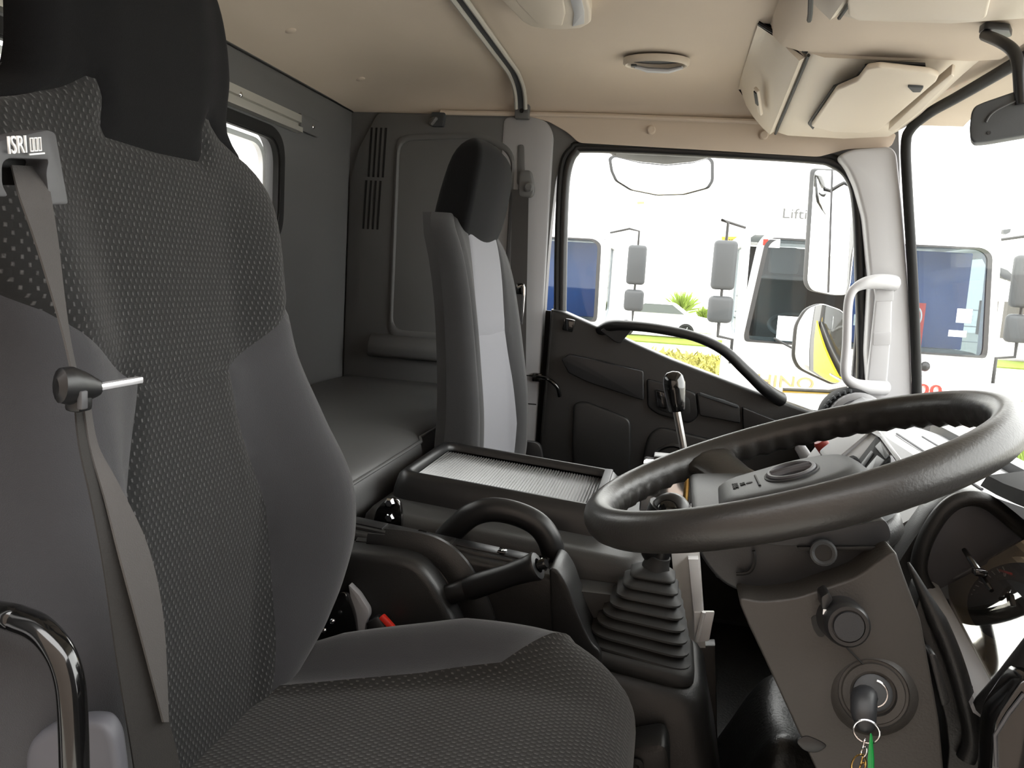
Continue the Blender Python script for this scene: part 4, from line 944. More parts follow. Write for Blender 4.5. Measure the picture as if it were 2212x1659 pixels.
# passenger side air vent
vc = W(1842, 908, Y=2.20)
vt = M().lathe(vc + Vector((0, .07, 0)), (0, -1, 0), [(.074, 0), (.077, .01), (.077, .064), (.073, .070), (.001, .070)], 40).build('air_vent', 'matte_black', db)
for k in range(7):
    q = math.radians(100 + k * 11); M().obox(vc + Vector((math.cos(q) * .0745, -.002, math.sin(q) * .0745)), (.010, .006, .0035), (math.cos(q), 0, math.sin(q)), (0, -1, 0), .001).build('vent_slat', 'dark_plastic', vt)
pc = W(1853, 912, Y=2.19)
M().lathe(pc + Vector((0, .07, 0)), (0, -1, 0), [(.072, 0), (.0745, .01), (.0745, .066), (.071, .073), (.063, .0775), (.001, .079)], 40).build('vent_pod', 'silver_dash', db)
M().tube([pc + Vector((math.cos(q) * .058, -.0085, math.sin(q) * .058)) for q in (math.radians(60 + 10 * k) for k in range(14))], .0012, 6).build('pod_seam', 'cover_grey', db)
# centre stack, tilted face
sp, sn = Vector((.318, 1.4, -.247)), Vector((-.61, -.08, .79)).normalized()
def st(pts, h0, th, nm, m, par=None, r=.004, bev=.002):
    P = [WP(x, y, sp + sn * h0, sn) for x, y in pts]; return M().poly(rounded(P, r), sn * th, bev).build(nm, m, par or db)
st([(1786, 1004), (1880, 932), (1908, 944), (1955, 1006), (1940, 1024), (1862, 1052), (1830, 1060)], -.02, .030, 'stack_bezel', 'pillar_grey', None, .01, .006)
rd = st([(1838, 1026), (1898, 948), (1925, 990), (1925, 1002), (1872, 1050), (1850, 1052)], .008, .006, 'radio', 'matte_black')
st([(1868, 1018), (1896, 985), (1912, 996), (1880, 1034)], .0135, .002, 'display', 'shroud', rd, .002, .0006)
st([(1892, 968), (1904, 956), (1922, 984), (1914, 994)], .0135, .003, 'button_row', 'dark_plastic', rd, .002, .0008)
st([(1858, 1010), (1884, 976), (1888, 980), (1862, 1016)], .0135, .003, 'button_row', 'dark_plastic', rd, .002, .0008)
fr1 = [WP(x, y, sp + sn * .011, sn) for x, y in ((1790, 1012), (1880, 935), (1906, 946), (1950, 1006), (1936, 1022), (1860, 1052))]
M().tube(fr1, .004, 8, closed=True).build('bezel_frame', 'silver_dash', db)
M().tube([(.40, y, -.2265) for y in (1.10, 1.3, 1.5)], .0018, 6).build('dash_seam', 'cover_grey', db)
M().tube([(.50, y, -.258) for y in (1.10, 1.3, 1.5, 1.7)], .0018, 6).build('dash_seam', 'cover_grey', db)
kp = WP(1844, 1006, sp + sn * .010, sn); M().lathe(kp, sn, [(.012, 0), (.011, .010), (.009, .013), (.001, .013)], 18).build('volume_knob', 'matte_black', db)
st([(1900, 1040), (1940, 1010), (1946, 1022), (1912, 1046)], .008, .004, 'switch_pad', 'dark_plastic', None, .003)
# far stack: hazard panel with red knob
sp2 = Vector((.325, 1.58, -.260))
def st2(pts, h0, th, nm, m, par=None, r=.003, bev=.0015):
    P = [WP(x, y, sp2 + sn * h0, sn) for x, y in pts]; return M().poly(rounded(P, r), sn * th, bev).build(nm, m, par or db)
st2([(1752, 1008), (1800, 944), (1828, 938), (1842, 952), (1800, 1010), (1780, 1020)], -.012, .018, 'hazard_panel', 'pillar_grey')
st2([(1812, 950), (1826, 944), (1836, 956), (1812, 990), (1800, 986)], .005, .004, 'card_holder', 'white_paint')
a = WP(1794, 988, sp2 + sn * .004, sn); M().lathe(a, sn, [(.006, 0), (.006, .012), (.012, .016), (.0125, .032), (.010, .036), (.001, .036)], 16).build('red_knob', 'red_knob', db)
M().cyl(WP(1774, 998, sp2, sn), WP(1768, 990, sp2 + sn * .03, sn), .004).build('lighter', 'chrome', db)
M().tube([W(1728, 966, Y=1.72), W(1740, 985, Y=1.70), W(1757, 1012, Y=1.68)], [.011, .012, .012], 12).build('grab_tube', 'silver_dash', db)
# ---- instrument binnacle
ib = thing('instrument_cluster', (.36, .8, -.5), 'black hooded instrument cluster at the right edge behind the wheel', 'instrument panel')
wall = WL([(1992, 1248), (1990, 1222), (2002, 1176), (2030, 1126), (2062, 1094), (2096, 1084), (2130, 1092), (2180, 1130), (2260, 1190), (2140, 1220), (2055, 1262), (2020, 1280)], Y=1.0)
M().poly(rounded(wall, .008), (0, .015, 0), .003).build('cove_wall', 'cover_grey', ib)
lip = WL([(2016, 1290), (1992, 1256), (1985, 1218), (1998, 1168), (2028, 1116), (2060, 1086), (2096, 1076), (2132, 1084), (2175, 1115), (2240, 1170)], Y=.985)
M().tube(spline(lip, 5), .009, 10).build('cove_lip', 'black_plastic', ib)
out = WL([(1912, 1262), (1930, 1230), (1968, 1170), (2012, 1108), (2050, 1078), (2092, 1066), (2140, 1076), (2140, 1100), (2090, 1088), (2050, 1108), (2012, 1170), (2002, 1230), (2010, 1290), (1960, 1330)], Y=1.02)
M().poly(out, (0, .05, 0), .006).build('cove_flank', 'black_plastic', ib)
# hood over the gauges
hd = []
for y in row(1.03, .36, 14):
    k = smooth(y, .62, 1.03)
    hd.append([Vector((x, y, z)) for x, z in ((.372, -.208 + .03 * (1 - k)), (.378, -.195 + .04 * (1 - k)), (.42, -.185 + .045 * (1 - k)), (.50, -.205 + .04 * (1 - k)), (.60, -.25), (.63, -.33), (.58, -.34), (.50, -.24), (.43, -.215 + .03 * (1 - k)))])
M().loft(hd).build('hood', 'matte_black', ib, 50)
# dial carrier and lens
A_, B_, C_ = W(2050, 1258, Y=.985), W(2132, 1528, Y=.745), W(2212, 1166, Y=.86)
ln = (B_ - A_).cross(C_ - A_).normalized()
if ln.x > 0: ln = -ln
def gp(x, y, h=0): return WP(x, y, A_ + ln * h, ln)
M().poly([gp(2048, 1260, -.03), gp(2300, 1115, -.03), gp(2330, 1400, -.03), gp(2138, 1560, -.03), gp(2080, 1420, -.03), gp(2056, 1330, -.03)], -ln * .02).build('dial_carrier', 'ring_reflection_beige', ib)  # carrier coloured beige in place of a reflection on the lens
def disc(cx, cy, rx, ry, h0, th, nm, m, n=36, a0=0, a1=2 * math.pi):
    P = [gp(cx + rx * math.cos(q), cy + ry * math.sin(q), h0) for q in row(a0, a1, n)[:-1]]; return M().poly(P, ln * th, 0).build(nm, m, ib)
disc(2205, 1305, 128, 100, -.0295, .003, 'dial', 'ring_reflection_beige'); disc(2205, 1305, 112, 88, -.0265, .002, 'dial_face', 'gauge_face')
disc(2180, 1300, 70, 42, -.0245, .006, 'dial_hub', 'mark_black')
for k in range(9):
    q = math.pi + .25 + k * .12
    p, r_ = gp(2205 + 110 * math.cos(q), 1305 + 86 * math.sin(q), -.0242), gp(2205 + 98 * math.cos(q), 1305 + 77 * math.sin(q), -.0242)
    M().tube([p, r_], .0006, 5).build('tick', 'logo_white', ib)
M().tube([gp(2160, 1232, -.023), gp(2185, 1240, -.023)], .0014, 5).build('needle', 'gauge_red', ib)
text('numeral', '0', 'logo_white', ib, gp(2168, 1246, -.023), gp(2200, 1240, -.023) - gp(2168, 1246, -.023), gp(2168, 1220, -.023) - gp(2168, 1246, -.023), .008)
ln2 = Vector((-.78, .10, .60)).normalized(); lp0 = gp(2120, 1380, -.004)
M().poly([WP(x, y, lp0, ln2) for x, y in ((2050, 1258), (2300, 1116), (2330, 1400), (2136, 1536), (2080, 1420), (2056, 1330))], ln2 * .002).build('lens', 'cluster_lens', ib)
M().tube([gp(2083, 1188, .012), gp(2112, 1232, .002), gp(2142, 1276, -.008)], [.0028, .0034, .0022], 8).build('reset_stalk', 'gloss_black', ib)
M().box(gp(2116, 1236, .004), (.012, .012, .006), bev=.001).build('stalk_clip', 'gloss_black', ib)
fr_ = [gp(2000, 1262, .012), gp(2030, 1320, .010), gp(2066, 1392, .010), gp(2100, 1460, .010), gp(2134, 1532, .010)]
M().tube(spline(fr_, 5), .013, 10, sy=.7).build('bezel_strip', 'pillar_grey', ib)
M().tube(spline([gp(2134, 1532, .012), gp(2180, 1480, .014), gp(2212, 1440, .016), gp(2260, 1380, .02)], 5), .012, 10).build('bezel_edge', 'black_plastic', ib)
# lower panel under the cluster, outboard of the column
kp_ = WL([(1990, 1268), (2030, 1335), (2070, 1420), (2105, 1490), (2134, 1545), (2170, 1540), (2260, 1440), (2330, 1440), (2330, 1800), (2030, 1800), (2050, 1620), (2044, 1560), (2010, 1420), (1975, 1330)], Y=.74)
M().poly(rounded(kp_, .006), (0, .03, 0), .008, 3).build('knee_panel', 'black_plastic', ib)
M().box((.57, .71, -.60), (.30, .73, .46)).build('under_dash', 'black_plastic', ib)
M().tube(spline(WL([(1962, 1215), (2004, 1300), (2040, 1375), (2068, 1450), (2092, 1540), (2100, 1600), (2086, 1640)], Y=.735), 6), [.001 + .007 * min(1, i / 9) for i in range(37)], 10).build('knee_rib', 'black_plastic', ib)
pn = WL([(2145, 1560), (2212, 1462), (2270, 1462), (2270, 1800), (2130, 1800)], Y=.66)
o = M().poly(rounded(pn, .01), (0, .03, 0), .006, 3).build('switch_panel', 'gloss_black', ib)
M().tube(WL([(2152, 1656), (2150, 1588), (2180, 1540), (2212, 1500)], Y=.657), .0016, 6).build('panel_trim', 'plate_grey', o)
# rubber covered hump on the floor
fb = thing('floor_hump', (.30, 1.40, ZF), 'crumpled black rubber mat over the floor hump below the steering column', 'floor mat')
rh = random.Random(3); lump = [(rh.uniform(.10, .5), rh.uniform(1.18, 1.6), rh.uniform(.02, .05), rh.uniform(.05, .10)) for _ in range(14)]
def hump_(x, y):
    h = .20 * smooth(.24 - abs(x - .32), 0, .16) * smooth(.26 - abs(y - 1.42), 0, .16)
    return Vector((x, y, ZF + .004 + h + sum(a * h * 4 * math.exp(-((x - cx) ** 2 + (y - cy) ** 2) / r ** 2) for cx, cy, a, r in lump)))
M().surf(hump_, row(.06, .58, 40), row(1.16, 1.68, 40)).build('mat_skin', 'mat_rubber', fb, 80)
# ================================================================== ROOF FITTINGS
# curtain rail across the roof
cr = thing('roof_rail', (-.444, 1.3, .45), 'metal curtain rail crossing the ceiling down to the door pillar', 'rail')
path = [(-.444, y, .524) for y in row(.42, 2.14, 10)] + [(-.444, 2.20, .519), (-.444, 2.25, .508), (-.444, 2.285, .488), (-.444, 2.305, .46)]
pth = spline(path, 4)
for dx, r, nm in ((-.013, .0055, 'rail_edge'), (.013, .0055, 'rail_edge')): M().tube([p + Vector((dx, 0, -.002)) for p in pth], r, 8).build(nm, 'rail_metal', cr)
m = M(); rg = []
for i, p in enumerate(pth):
    tt = (pth[min(i+1, len(pth)-1)] - pth[max(i-1, 0)]).normalized(); nn = Vector((1, 0, 0)).cross(tt)
    rg.append([p + Vector((-.014, 0, 0)) + nn * .004, p + Vector((.014, 0, 0)) + nn * .004, p + Vector((.014, 0, 0)) - nn * .001, p + Vector((-.014, 0, 0)) - nn * .001])
m.loft(rg).build('rail_web', 'dark_plastic', cr, 50)
M().poly(rounded([(-.464, 2.318, .474), (-.424, 2.318, .474), (-.424, 2.322, .436), (-.464, 2.322, .436)], .004), (0, .024, 0), .003).build('end_bracket', 'shaded_trim', cr)
M().lathe((-.444, 2.3185, .456), (0, -1, 0), [(.006, 0), (.006, .0015), (.001, .0015)], 12).build('bracket_hole', 'mark_black', cr)
# dome lamp
dl = thing('dome_lamp', W(1200, 30, Z=.50), 'beige rectangular dome lamp on the ceiling', 'lamp')
dp = [(1040, -30), (1080, 0), (1128, 48), (1150, 60), (1205, 66), (1255, 62), (1277, 50), (1276, 25), (1262, -30)]
M().poly(rounded(WL([(x, y) for x, y in dp], Z=.508), .01), (0, 0, .035), .008, 3).build('lamp_base', 'beige_plastic', dl)
M().poly(rounded(WL([(1090, -25), (1128, 20), (1160, 52), (1215, 57), (1222, 30), (1215, -25)], Z=.506), .006), (0, 0, .010), .004, 3).build('lens', 'beige_plastic', dl)
M().poly(rounded(WL([(1224, -25), (1240, 30), (1236, 58), (1262, 52), (1262, 25), (1250, -25)], Z=.505), .004), (0, 0, .010), .003).build('switch_end', 'pale_trim', dl)
# pull on the roof
rp = thing('roof_pull', W(1415, 140, Z=.51), 'small oval pull recessed in the ceiling above the passenger door', 'roof pull')
c = W(1417, 139, Z=.520); 
def ov(rx, ry, z): return [Vector((c.x + rx * math.cos(q), c.y + ry * math.sin(q), z)) for q in (2 * math.pi * k / 30 for k in range(30))]
M().loft([ov(.078, .050, .532), ov(.078, .050, .520), ov(.073, .046, .516), ov(.068, .041, .518), ov(.066, .039, .531)], caps=False).build('rim', 'beige_plastic', rp, 60)
M().poly(ov(.067, .040, .530), (0, 0, .003)).build('recess', 'dark_plastic', rp)
gq = [(c.x + .045 * math.cos(q) + .012, c.y + .036 * math.sin(q), .514) for q in row(-.1, math.pi + .1, 14)]
M().tube([(c.x - .05, c.y + .012, .517), (c.x - .02, c.y + .02, .512), (c.x + .03, c.y + .022, .511), (c.x + .062, c.y + .01, .516)], [.006, .010, .010, .006], 10, sy=.6).build('grip', 'pale_trim', rp)
M().box((c.x - .052, c.y + .002, .517), (.014, .012, .006), bev=.002).build('catch', 'dark_plastic', rp)
# clips near the rear seam, coat hook
for p, lab in (((625, 118), 'small beige trim clip on the ceiling above the driver headrest'), ((777, 192), 'small beige trim clip on the ceiling near the rear corner')):
    q = W(*p, X=-.86); zc = roof_z(-.86, q.y)
    M_ = M().lathe((-.86, q.y, zc + .002), (.2, 0, -1), [(.014, 0), (.013, .003), (.008, .006), (.001, .006)], 14); o = M_.build('trim_clip', 'headliner'); tag(o, lab, 'clip', 'ceiling trim clips')
hk = thing('coat_hook', W(945, 275, Y=2.33), 'dark grey coat hook on the side wall above the vents', 'hook')
h0 = W(945, 256, Y=2.335)
M().poly(rounded([h0 + Vector((-.02, 0, .018)), h0 + Vector((.022, 0, .018)), h0 + Vector((.018, 0, -.022)), h0 + Vector((-.018, 0, -.022))], .006), (0, .02, 0), .004).build('hook_base', 'dark_plastic', hk)
M().tube(spline([h0 + Vector((-.004, 0, .0)), h0 + Vector((-.010, -.022, -.008)), h0 + Vector((-.006, -.034, -.020)), h0 + Vector((.004, -.030, -.004))], 5), .006, 8).build('hook_arm', 'shaded_trim', hk)
# ---- smooth header panel between the lockers
hp6 = []
for y in row(.34, 1.80, 20):
    hp6.append([Vector((x, y, z)) for x, z in ((.150, roof_z(.15, y) + .01), (.158, .512), (.178, .492), (.22, .480), (.32, .474), (.44, .470), (.53, .466), (.585, .470), (.60, .53), (.3, .55))])
struct(M().loft(hp6).build('trim_6', 'headliner', angle=60), 'beige header panel above the windscreen')
# ---- overhead lockers
def locker(name, y0, y1, label, zn, zf):
    t = thing(name, (.35, (y0 + y1) / 2, .40), label, 'locker')
    rings = []
    for y in row(y0, y1, 12):
        k = (y - y0) / (y1 - y0); dz = zn + (zf - zn) * k; rt = roof_z(.14, y) + .01
        rings.append([Vector((x, y, z)) for x, z in ((.145, rt), (.150, .52 + dz * .3), (.185, .462 + dz), (.228, .418 + dz), (.262, .408 + dz), (.40, .404 + dz), (.505, .412 + dz), (.552, .44 + dz * .6), (.585, .50), (.45, .53), (.25, .55))])
    M().loft(rings).build('locker_body', 'beige_plastic', t, 40)
    # curved rear door
    dr = []
    for y in row(y0 + .012, y1 - .01, 10):
        k = (y - y0) / (y1 - y0); dz = zn + (zf - zn) * k; rt = roof_z(.13, y) - .004
        dr.append([Vector((x, y, z)) for x, z in ((.128, rt), (.133, .515 + dz * .4), (.150, .478 + dz), (.172, .448 + dz), (.196, .423 + dz), (.216, .406 + dz), (.226, .413 + dz), (.19, .465 + dz), (.15, rt))])
    M().loft(dr).build('locker_door', 'beige_plastic', t, 40)
    ed = []
    for y in row(y0, y1, 10):
        k = (y - y0) / (y1 - y0); dz = zn + (zf - zn) * k; ed.append(Vector((.231, y, .412 + dz)))
    M().tube(ed, .0035, 6).build('door_gap', 'mark_black', t)
    return t
pl_ = locker('overhead_locker', 1.80, 2.285, 'beige overhead locker with slotted door above the passenger side', .062, -.005)
ya = row(1.80, 1.80, 1)
gp_ = [Vector((x, 1.796, z)) for x, z in ((.128, .53), (.135, .53), (.160, .535 - .02), (.19, .50), (.228, .475))]
M().tube([Vector((x, 1.797, z)) for x, z in ((.128, .535), (.150, .522), (.185, .505), (.228, .478))], .004, 6).build('side_gap', 'mark_black', pl_)
# slot handle in the door
s_a, s_b = WL([(1650, 182), (1692, 222)], Y=2.07)
n_ = Vector((-.75, 0, -.66)); a = Vector((.160, 2.05, .468)); b = Vector((.182, 2.16, .436))
M().obox((a + b) / 2 + Vector((-.004, 0, -.004)), ((b - a).length, .016, .008), b - a, n_, .003).build('slot_frame', 'beige_plastic', pl_)
M().obox((a * .68 + b * .32) + Vector((-.0075, 0, -.007)), ((b - a).length * .5, .010, .004), b - a, n_, .001).build('slot', 'mark_black', pl_)
# hinged document lid below the locker, hanging slightly open
ld = [(1752, 274), (1806, 196), (1852, 176), (1872, 150), (1900, 146), (2008, 158), (2028, 166), (2022, 178), (1900, 282), (1870, 288), (1800, 286)]
ldp = [W(x, y, Z=.398 + .0) for x, y in ld]
LZ = lambda p, h: Vector((p.x, p.y, .400 + (.062 - .067 * (p.y - 1.80) / .485) * .9 + h))
def onlid(x, y, h):
    p = W(x, y, Z=.42)
    for _ in range(4): p = W(x, y, Z=LZ(p, h).z)
    return p
M().poly(rounded([onlid(x, y, -.022) for x, y in ld], .006), (0, 0, .012), .004, 3).build('lid', 'beige_plastic', pl_)
gap = [(1745, 268), (1800, 188), (1848, 168), (1868, 143), (1900, 136), (1998, 140), (2000, 150), (1900, 150), (1876, 156), (1856, 182), (1808, 202), (1756, 280)]
M().poly([onlid(x, y, -.006) for x, y in gap], (0, 0, .004)).build('lid_gap', 'mark_black', pl_)
M().poly(rounded([onlid(x, y, -.026) for x, y in ((1960, 188), (1995, 190), (1988, 200), (1972, 200))], .003), (0, 0, .006), .001).build('lid_latch', 'dark_plastic', pl_)
M().poly(rounded([onlid(x, y, -.018) for x, y in ((1918, 282), (2004, 202), (2055, 160), (2062, 165), (1990, 240), (1930, 286))], .006), (0, 0, .020), .006, 3).build('front_bead', 'beige_plastic', pl_)
dlk = locker('overhead_locker', .42, 1.475, 'beige overhead locker at the top edge above the driver side', -.012, .035)
M().poly(rounded(WL([(1828, -40), (1832, 36), (1850, 44), (2110, 46), (2130, 40), (2150, -40)], Z=.425), .01), (0, 0, .012), .004, 3).build('lid', 'beige_plastic', dlk)
M().tube(WL([(1752, -20), (1750, 30), (1748, 44)], Z=.44), .004, 6).build('side_gap', 'mark_black', dlk)
# ---- interior mirror
im = thing('interior_mirror', W(2160, 260, Y=1.47), 'black interior mirror hanging on a curved arm by the windscreen', 'mirror')
M().poly(rounded(WL([(2112, 72), (2128, 62), (2180, 66), (2186, 80), (2150, 86)], Z=.452), .006), (0, 0, .012), .002).build('arm_socket', 'smooth_black', im)
arm_ = [W(2128, 76, Z=.445), W(2165, 92, Y=1.50), W(2190, 112, Y=1.48), W(2200, 145, Y=1.47), W(2204, 200, Y=1.47), W(2206, 225, Y=1.47)]
M().tube(spline(arm_, 6), .0095, 12).build('arm', 'smooth_black', im)
mh = WL([(2094, 278), (2098, 242), (2106, 228), (2130, 218), (2212, 190), (2300, 168), (2310, 270), (2212, 292), (2130, 306), (2104, 308), (2096, 300)], Y=1.47)
M().poly(rounded(mh, .008), (.012, .035, 0), .008, 3).build('housing', 'dark_plastic', im)
M().tube(spline(WL([(2130, 264), (2140, 248), (2160, 234), (2200, 216), (2230, 208)], Y=1.468), 5), .0016, 6).build('housing_rib', 'plate_grey', im)
M().lathe(W(2136, 287, Y=1.469), (0, -1, 0), [(.003, 0), (.003, .001), (.001, .001)], 10).build('screw', 'mark_black', im)
# ================================================================== MIRRORS OUTSIDE THE PASSENGER DOOR
def mslab(par, pts, p0, n, h, th, nm, m, r=.015, bev=.001, k=1.0):
    n = Vector(n).normalized(); P = [WP(x, y, Vector(p0) + n * h, n) for x, y in pts]
    if k != 1: c = sum(P, Vector()) / len(P); P = [c + (p - c) * k for p in P]
    return M().poly(rounded(P, r), n * th, bev, 3).build(nm, m, par)
em_ = thing('door_mirror', (.45, 2.62, -.35), 'tall black door mirror outside the passenger window with round mirror below', 'mirror')
m0, mn = W(1795, 500, Y=2.62), (-.80, -.595, .05)
q = [(1760, 362), (1850, 366), (1852, 480), (1838, 620), (1830, 640), (1800, 640), (1754, 630), (1744, 612)]
mslab(em_, q, m0, mn, -.03, .026, 'main_housing', 'smooth_black', .02, .008, .985)
mslab(em_, q, m0, mn, -.004, .004, 'main_glass', 'mirror', .02, .001, .97)
mslab(em_, [(1796, 366), (1799, 366), (1790, 632), (1787, 632)], m0, mn, .0005, .001, 'glass_split', 'plate_grey', 0, 0)
q = [(1744, 664), (1776, 652), (1822, 668), (1836, 690), (1834, 770), (1822, 826), (1804, 832), (1760, 812), (1728, 796), (1716, 772), (1722, 700)]
m0, mn = W(1778, 742, Y=2.60), (-.67, -.73, -.06)
mslab(em_, q, m0, mn, -.03, .026, 'wide_housing', 'smooth_black', .02, .008, .985)
mslab(em_, q, m0, mn, -.004, .004, 'wide_glass', 'mirror', .02, .001, .965)
M().tube(spline([W(1850, 500, Y=2.67), W(1858, 640, Y=2.67), W(1850, 780, Y=2.66), W(1838, 850, Y=2.60), W(1800, 875, Y=2.45)], 5), .012, 10).build('stay', 'smooth_black', em_)
M().tube(WL([(1690, 842), (1790, 846), (1830, 838)], Y=2.52), .010, 10).build('stay_foot', 'steel', em_)
km = thing('kerb_mirror', (-.1, 2.8, .3), 'wide arched kerb mirror hanging above the passenger window', 'mirror')
q = [(1314, 344), (1322, 338), (1380, 352), (1440, 358), (1500, 352), (1534, 342), (1542, 350), (1542, 392), (1532, 408), (1480, 422), (1420, 424), (1360, 412), (1328, 392), (1318, 370)]
m0, mn = W(1430, 385, Y=2.80), (0, -1, .34)
mslab(km, q, m0, mn, -.012, .010, 'housing', 'smooth_black', .008, .003)
mslab(km, q, m0, mn, -.003, .003, 'glass', 'mirror', .008, .001, .94)
mslab(km, [(1318, 336), (1345, 318), (1420, 308), (1510, 318), (1542, 338), (1500, 350), (1440, 356), (1380, 350)], m0, mn, -.07, .062, 'shell', 'smooth_black', .01, .012)
M().tube([W(1330, 328, Y=2.86), (-.33, 2.80, .46), (-.36, 2.62, .55), (-.36, 2.40, .56)], .012, 10).build('bracket', 'smooth_black', km)
# ================================================================== THE YARD OUTSIDE
GZ = -EYE
o = M().box((0, 60, GZ - .05), (260, 260, .1)).build('ground', 'asphalt', flat=True); struct(o, 'pale concrete yard')
o = M().box((10, 78, 7.0 + GZ), (190, 20, 14)).build('workshop_building', 'building', flat=True)
tag(o, 'long white workshop building behind the parked trucks', 'building')
bl = ORIGIN[o.name]
text('lettering', 'Lifting', 'text_grey', o, W(1690, 478, Y=67.9), (1, 0, 0), (0, 0, 1), 1.0, 3.0, .03)
text('lettering', 'Lifting', 'galv', o, W(1687, 497, Y=67.9), (1, 0, 0), (0, 0, 1), .6, 2.7, .03)  # fainter copy painted as the reflection of the word above
M().poly(WL([(1376, 436), (1392, 435), (1391, 440), (1377, 441)], Y=67.9), (0, .05, 0)).build('wall_light', 'wood_tan', o)
M().poly(WL([(2020, 521), (2066, 518), (2066, 522)], Y=67.9), (0, .05, 0)).build('blue_sign', 'sign_blue', o)
fl = M().poly(WL([(2168, 496), (2184, 494), (2182, 502), (2174, 506), (2167, 504)], Y=67.5), (0, .4, 0)).build('flood_light', 'dark_plastic', o)
M().poly(WL([(2157, 543), (2177, 543), (2177, 551), (2157, 551)], Y=67.9), (0, .05, 0)).build('small_sign', 'galv', o)
def truck(nm, label, xl, xr, y, blue, moff):
    """cab-over truck facing the camera, front face at y; xl, xr are the cab sides"""
    t = thing(nm, ((xl + xr) / 2, y + 1, GZ), label, 'truck', None); wd = xr - xl; s = wd / 2.15
    fx = lambda u: xl + wd * u
    def ringp(pts, holes, yv=None): pass
    zb, zt, zr = -.40 * 1.0, .44, .49            # windscreen sill, head, roof
    OUT = [(0, -1.35), (1, -1.35), (1, -.35), (.985, .40), (.96, zr), (.09, zr), (.055, .40), (0, -.35)]
    INN = [(.04, zb), (.96, zb), (.965, zb + .05), (.955, zt - .05), (.92, zt), (.115, zt), (.088, zt - .05), (.035, zb + .05)]
    yo = lambda z: y + max(0, z + .40) * .14
    ou = rounded([Vector((fx(u), yo(z), z)) for u, z in OUT], .05, 3); inn = rounded([Vector((fx(u), yo(z), z)) for u, z in INN], .09, 3)
    M().ring(ou, inn, (0, .05, 0)).build('front_panel', 'white_paint', t)
    c = sum(inn, Vector()) / len(inn)
    M().ring([c + (p - c) * 1.015 + Vector((0, -.012, 0)) for p in inn], [c + (p - c) * .975 + Vector((0, -.012, 0)) for p in inn], (0, .03, 0)).build('windscreen_seal', 'smooth_black', t)
    M().poly([c + (p - c) * .985 + Vector((0, -.002, 0)) for p in inn], (0, .008, 0)).build('windscreen', 'truck_glass', t)
    # sides with a door window each
    for k, x in enumerate((xl, xr - .05)):
        so = [Vector((x, yy, z)) for yy, z in ((y + .03, -1.35), (y + 1.75, -1.35), (y + 1.75, zr), (y + .22, zr), (y + .14, .40), (y + .03, -.35))]
        si = [Vector((x, yy, z)) for yy, z in ((y + .32, -.52), (y + 1.10, -.30), (y + 1.12, .38), (y + .40, .38), (y + .30, .32), (y + .24, -.42))]
        M().ring(so, si, (.05, 0, 0)).build('door_side', 'white_paint', t)
        M().poly([p + Vector((.02, 0, 0)) for p in si], (.006, 0, 0)).build('side_window', 'truck_glass', t)
    M().poly([(xl + .08, y + .20, zr - .03), (xr - .08, y + .20, zr - .03), (xr - .08, y + 1.75, zr - .03), (xl + .08, y + 1.75, zr - .03)], (0, 0, .09), .03).build('roof', 'white_paint', t)
    M().box(((xl + xr) / 2, y + 1.73, -.45), (wd - .02, .05, 1.8)).build('rear_panel', 'cab_grey', t)
    M().box(((xl + xr) / 2, y + .9, -1.36), (wd, 1.7, .06)).build('cab_floor', 'cab_dark', t)
    # inside: dash, seats, wheel
    M().box(((xl + xr) / 2, y + .30, -.52), (wd * .94, .40, .28), bev=.05).build('inner_dash', 'cab_dark', t)
    for u in (.24, .76):
        M().box((fx(u), y + 1.20, -.25), (.45, .16, .85), bev=.06).build('inner_seat', 'cab_dark' if u < .5 or not blue else 'reflection_blue', t)
        M().box((fx(u), y + 1.22, .30), (.28, .12, .26), bev=.05).build('inner_headrest', 'cab_grey', t)
    if blue: M().box((fx(.715), y + .50, .02), (wd * .48, .02, .80), bev=.01).build('reflection_panel', 'reflection_blue', t)  # blue panel added inside to imitate a reflection on the windscreen
    cw = Vector((fx(.27), y + .55, -.28)); tn = Vector((0, -.45, .9)).normalized(); a_, b_, _ = frame(tn)
    M().tube([cw + (a_ * math.cos(q) + b_ * math.sin(q)) * .22 for q in (2 * math.pi * k / 28 for k in range(28))], .018, 8, closed=True).build('inner_wheel', 'cab_dark', t)
    # lower front: seam, wipers, lamps, bumper, grille
    M().box(((xl + xr) / 2, y - .004, -.58), (wd * .90, .006, .008)).build('panel_seam', 'galv', t)
    for u, d in ((.30, -1), (.74, -1)):
        p0 = Vector((fx(u), y - .05, -.50)); M().tube([p0, p0 + Vector((d * .30, -.01, .14))], .010, 6).build('wiper', 'smooth_black', t); M().ball(p0, .04, 8).build('wiper_pivot', 'smooth_black', t)
    M().box(((xl + xr) / 2, y - .02, -1.22), (wd * 1.0, .16, .34), bev=.04).build('bumper', 'white_paint', t)
    M().box(((xl + xr) / 2, y - .015, -.98), (wd * .72, .04, .12), bev=.01).build('grille', 'smooth_black', t)
    M().box(((xl + xr) / 2, y - .015, -1.42), (wd * .86, .10, .06), bev=.01).build('air_dam', 'smooth_black', t)
    for sgn, u in ((1, .02), (-1, .98)):
        x0 = fx(u)
        M().poly([(x0, y - .02, -.76), (x0 + sgn * .02, y - .03, -.92), (x0 + sgn * .22, y - .035, -.92)], (0, .04, 0), .004).build('indicator', 'orange_plastic', t)
        M().box((x0 + sgn * .20, y - .10, -1.16), (.30, .02, .12), bev=.01).build('headlamp', 'chrome', t)
        M().box((x0 + sgn * .14, y - .105, -1.05), (.22, .02, .05), bev=.008).build('fog_lamp', 'orange_plastic', t)
    for u in (.10, .90):
        M().lathe((fx(u) - .13, y + .65, GZ + .45), (1, 0, 0), [(.25, 0), (.43, .02), (.45, .06), (.45, .20), (.43, .25), (.25, .26)], 24).build('wheel', 'tyre', t)
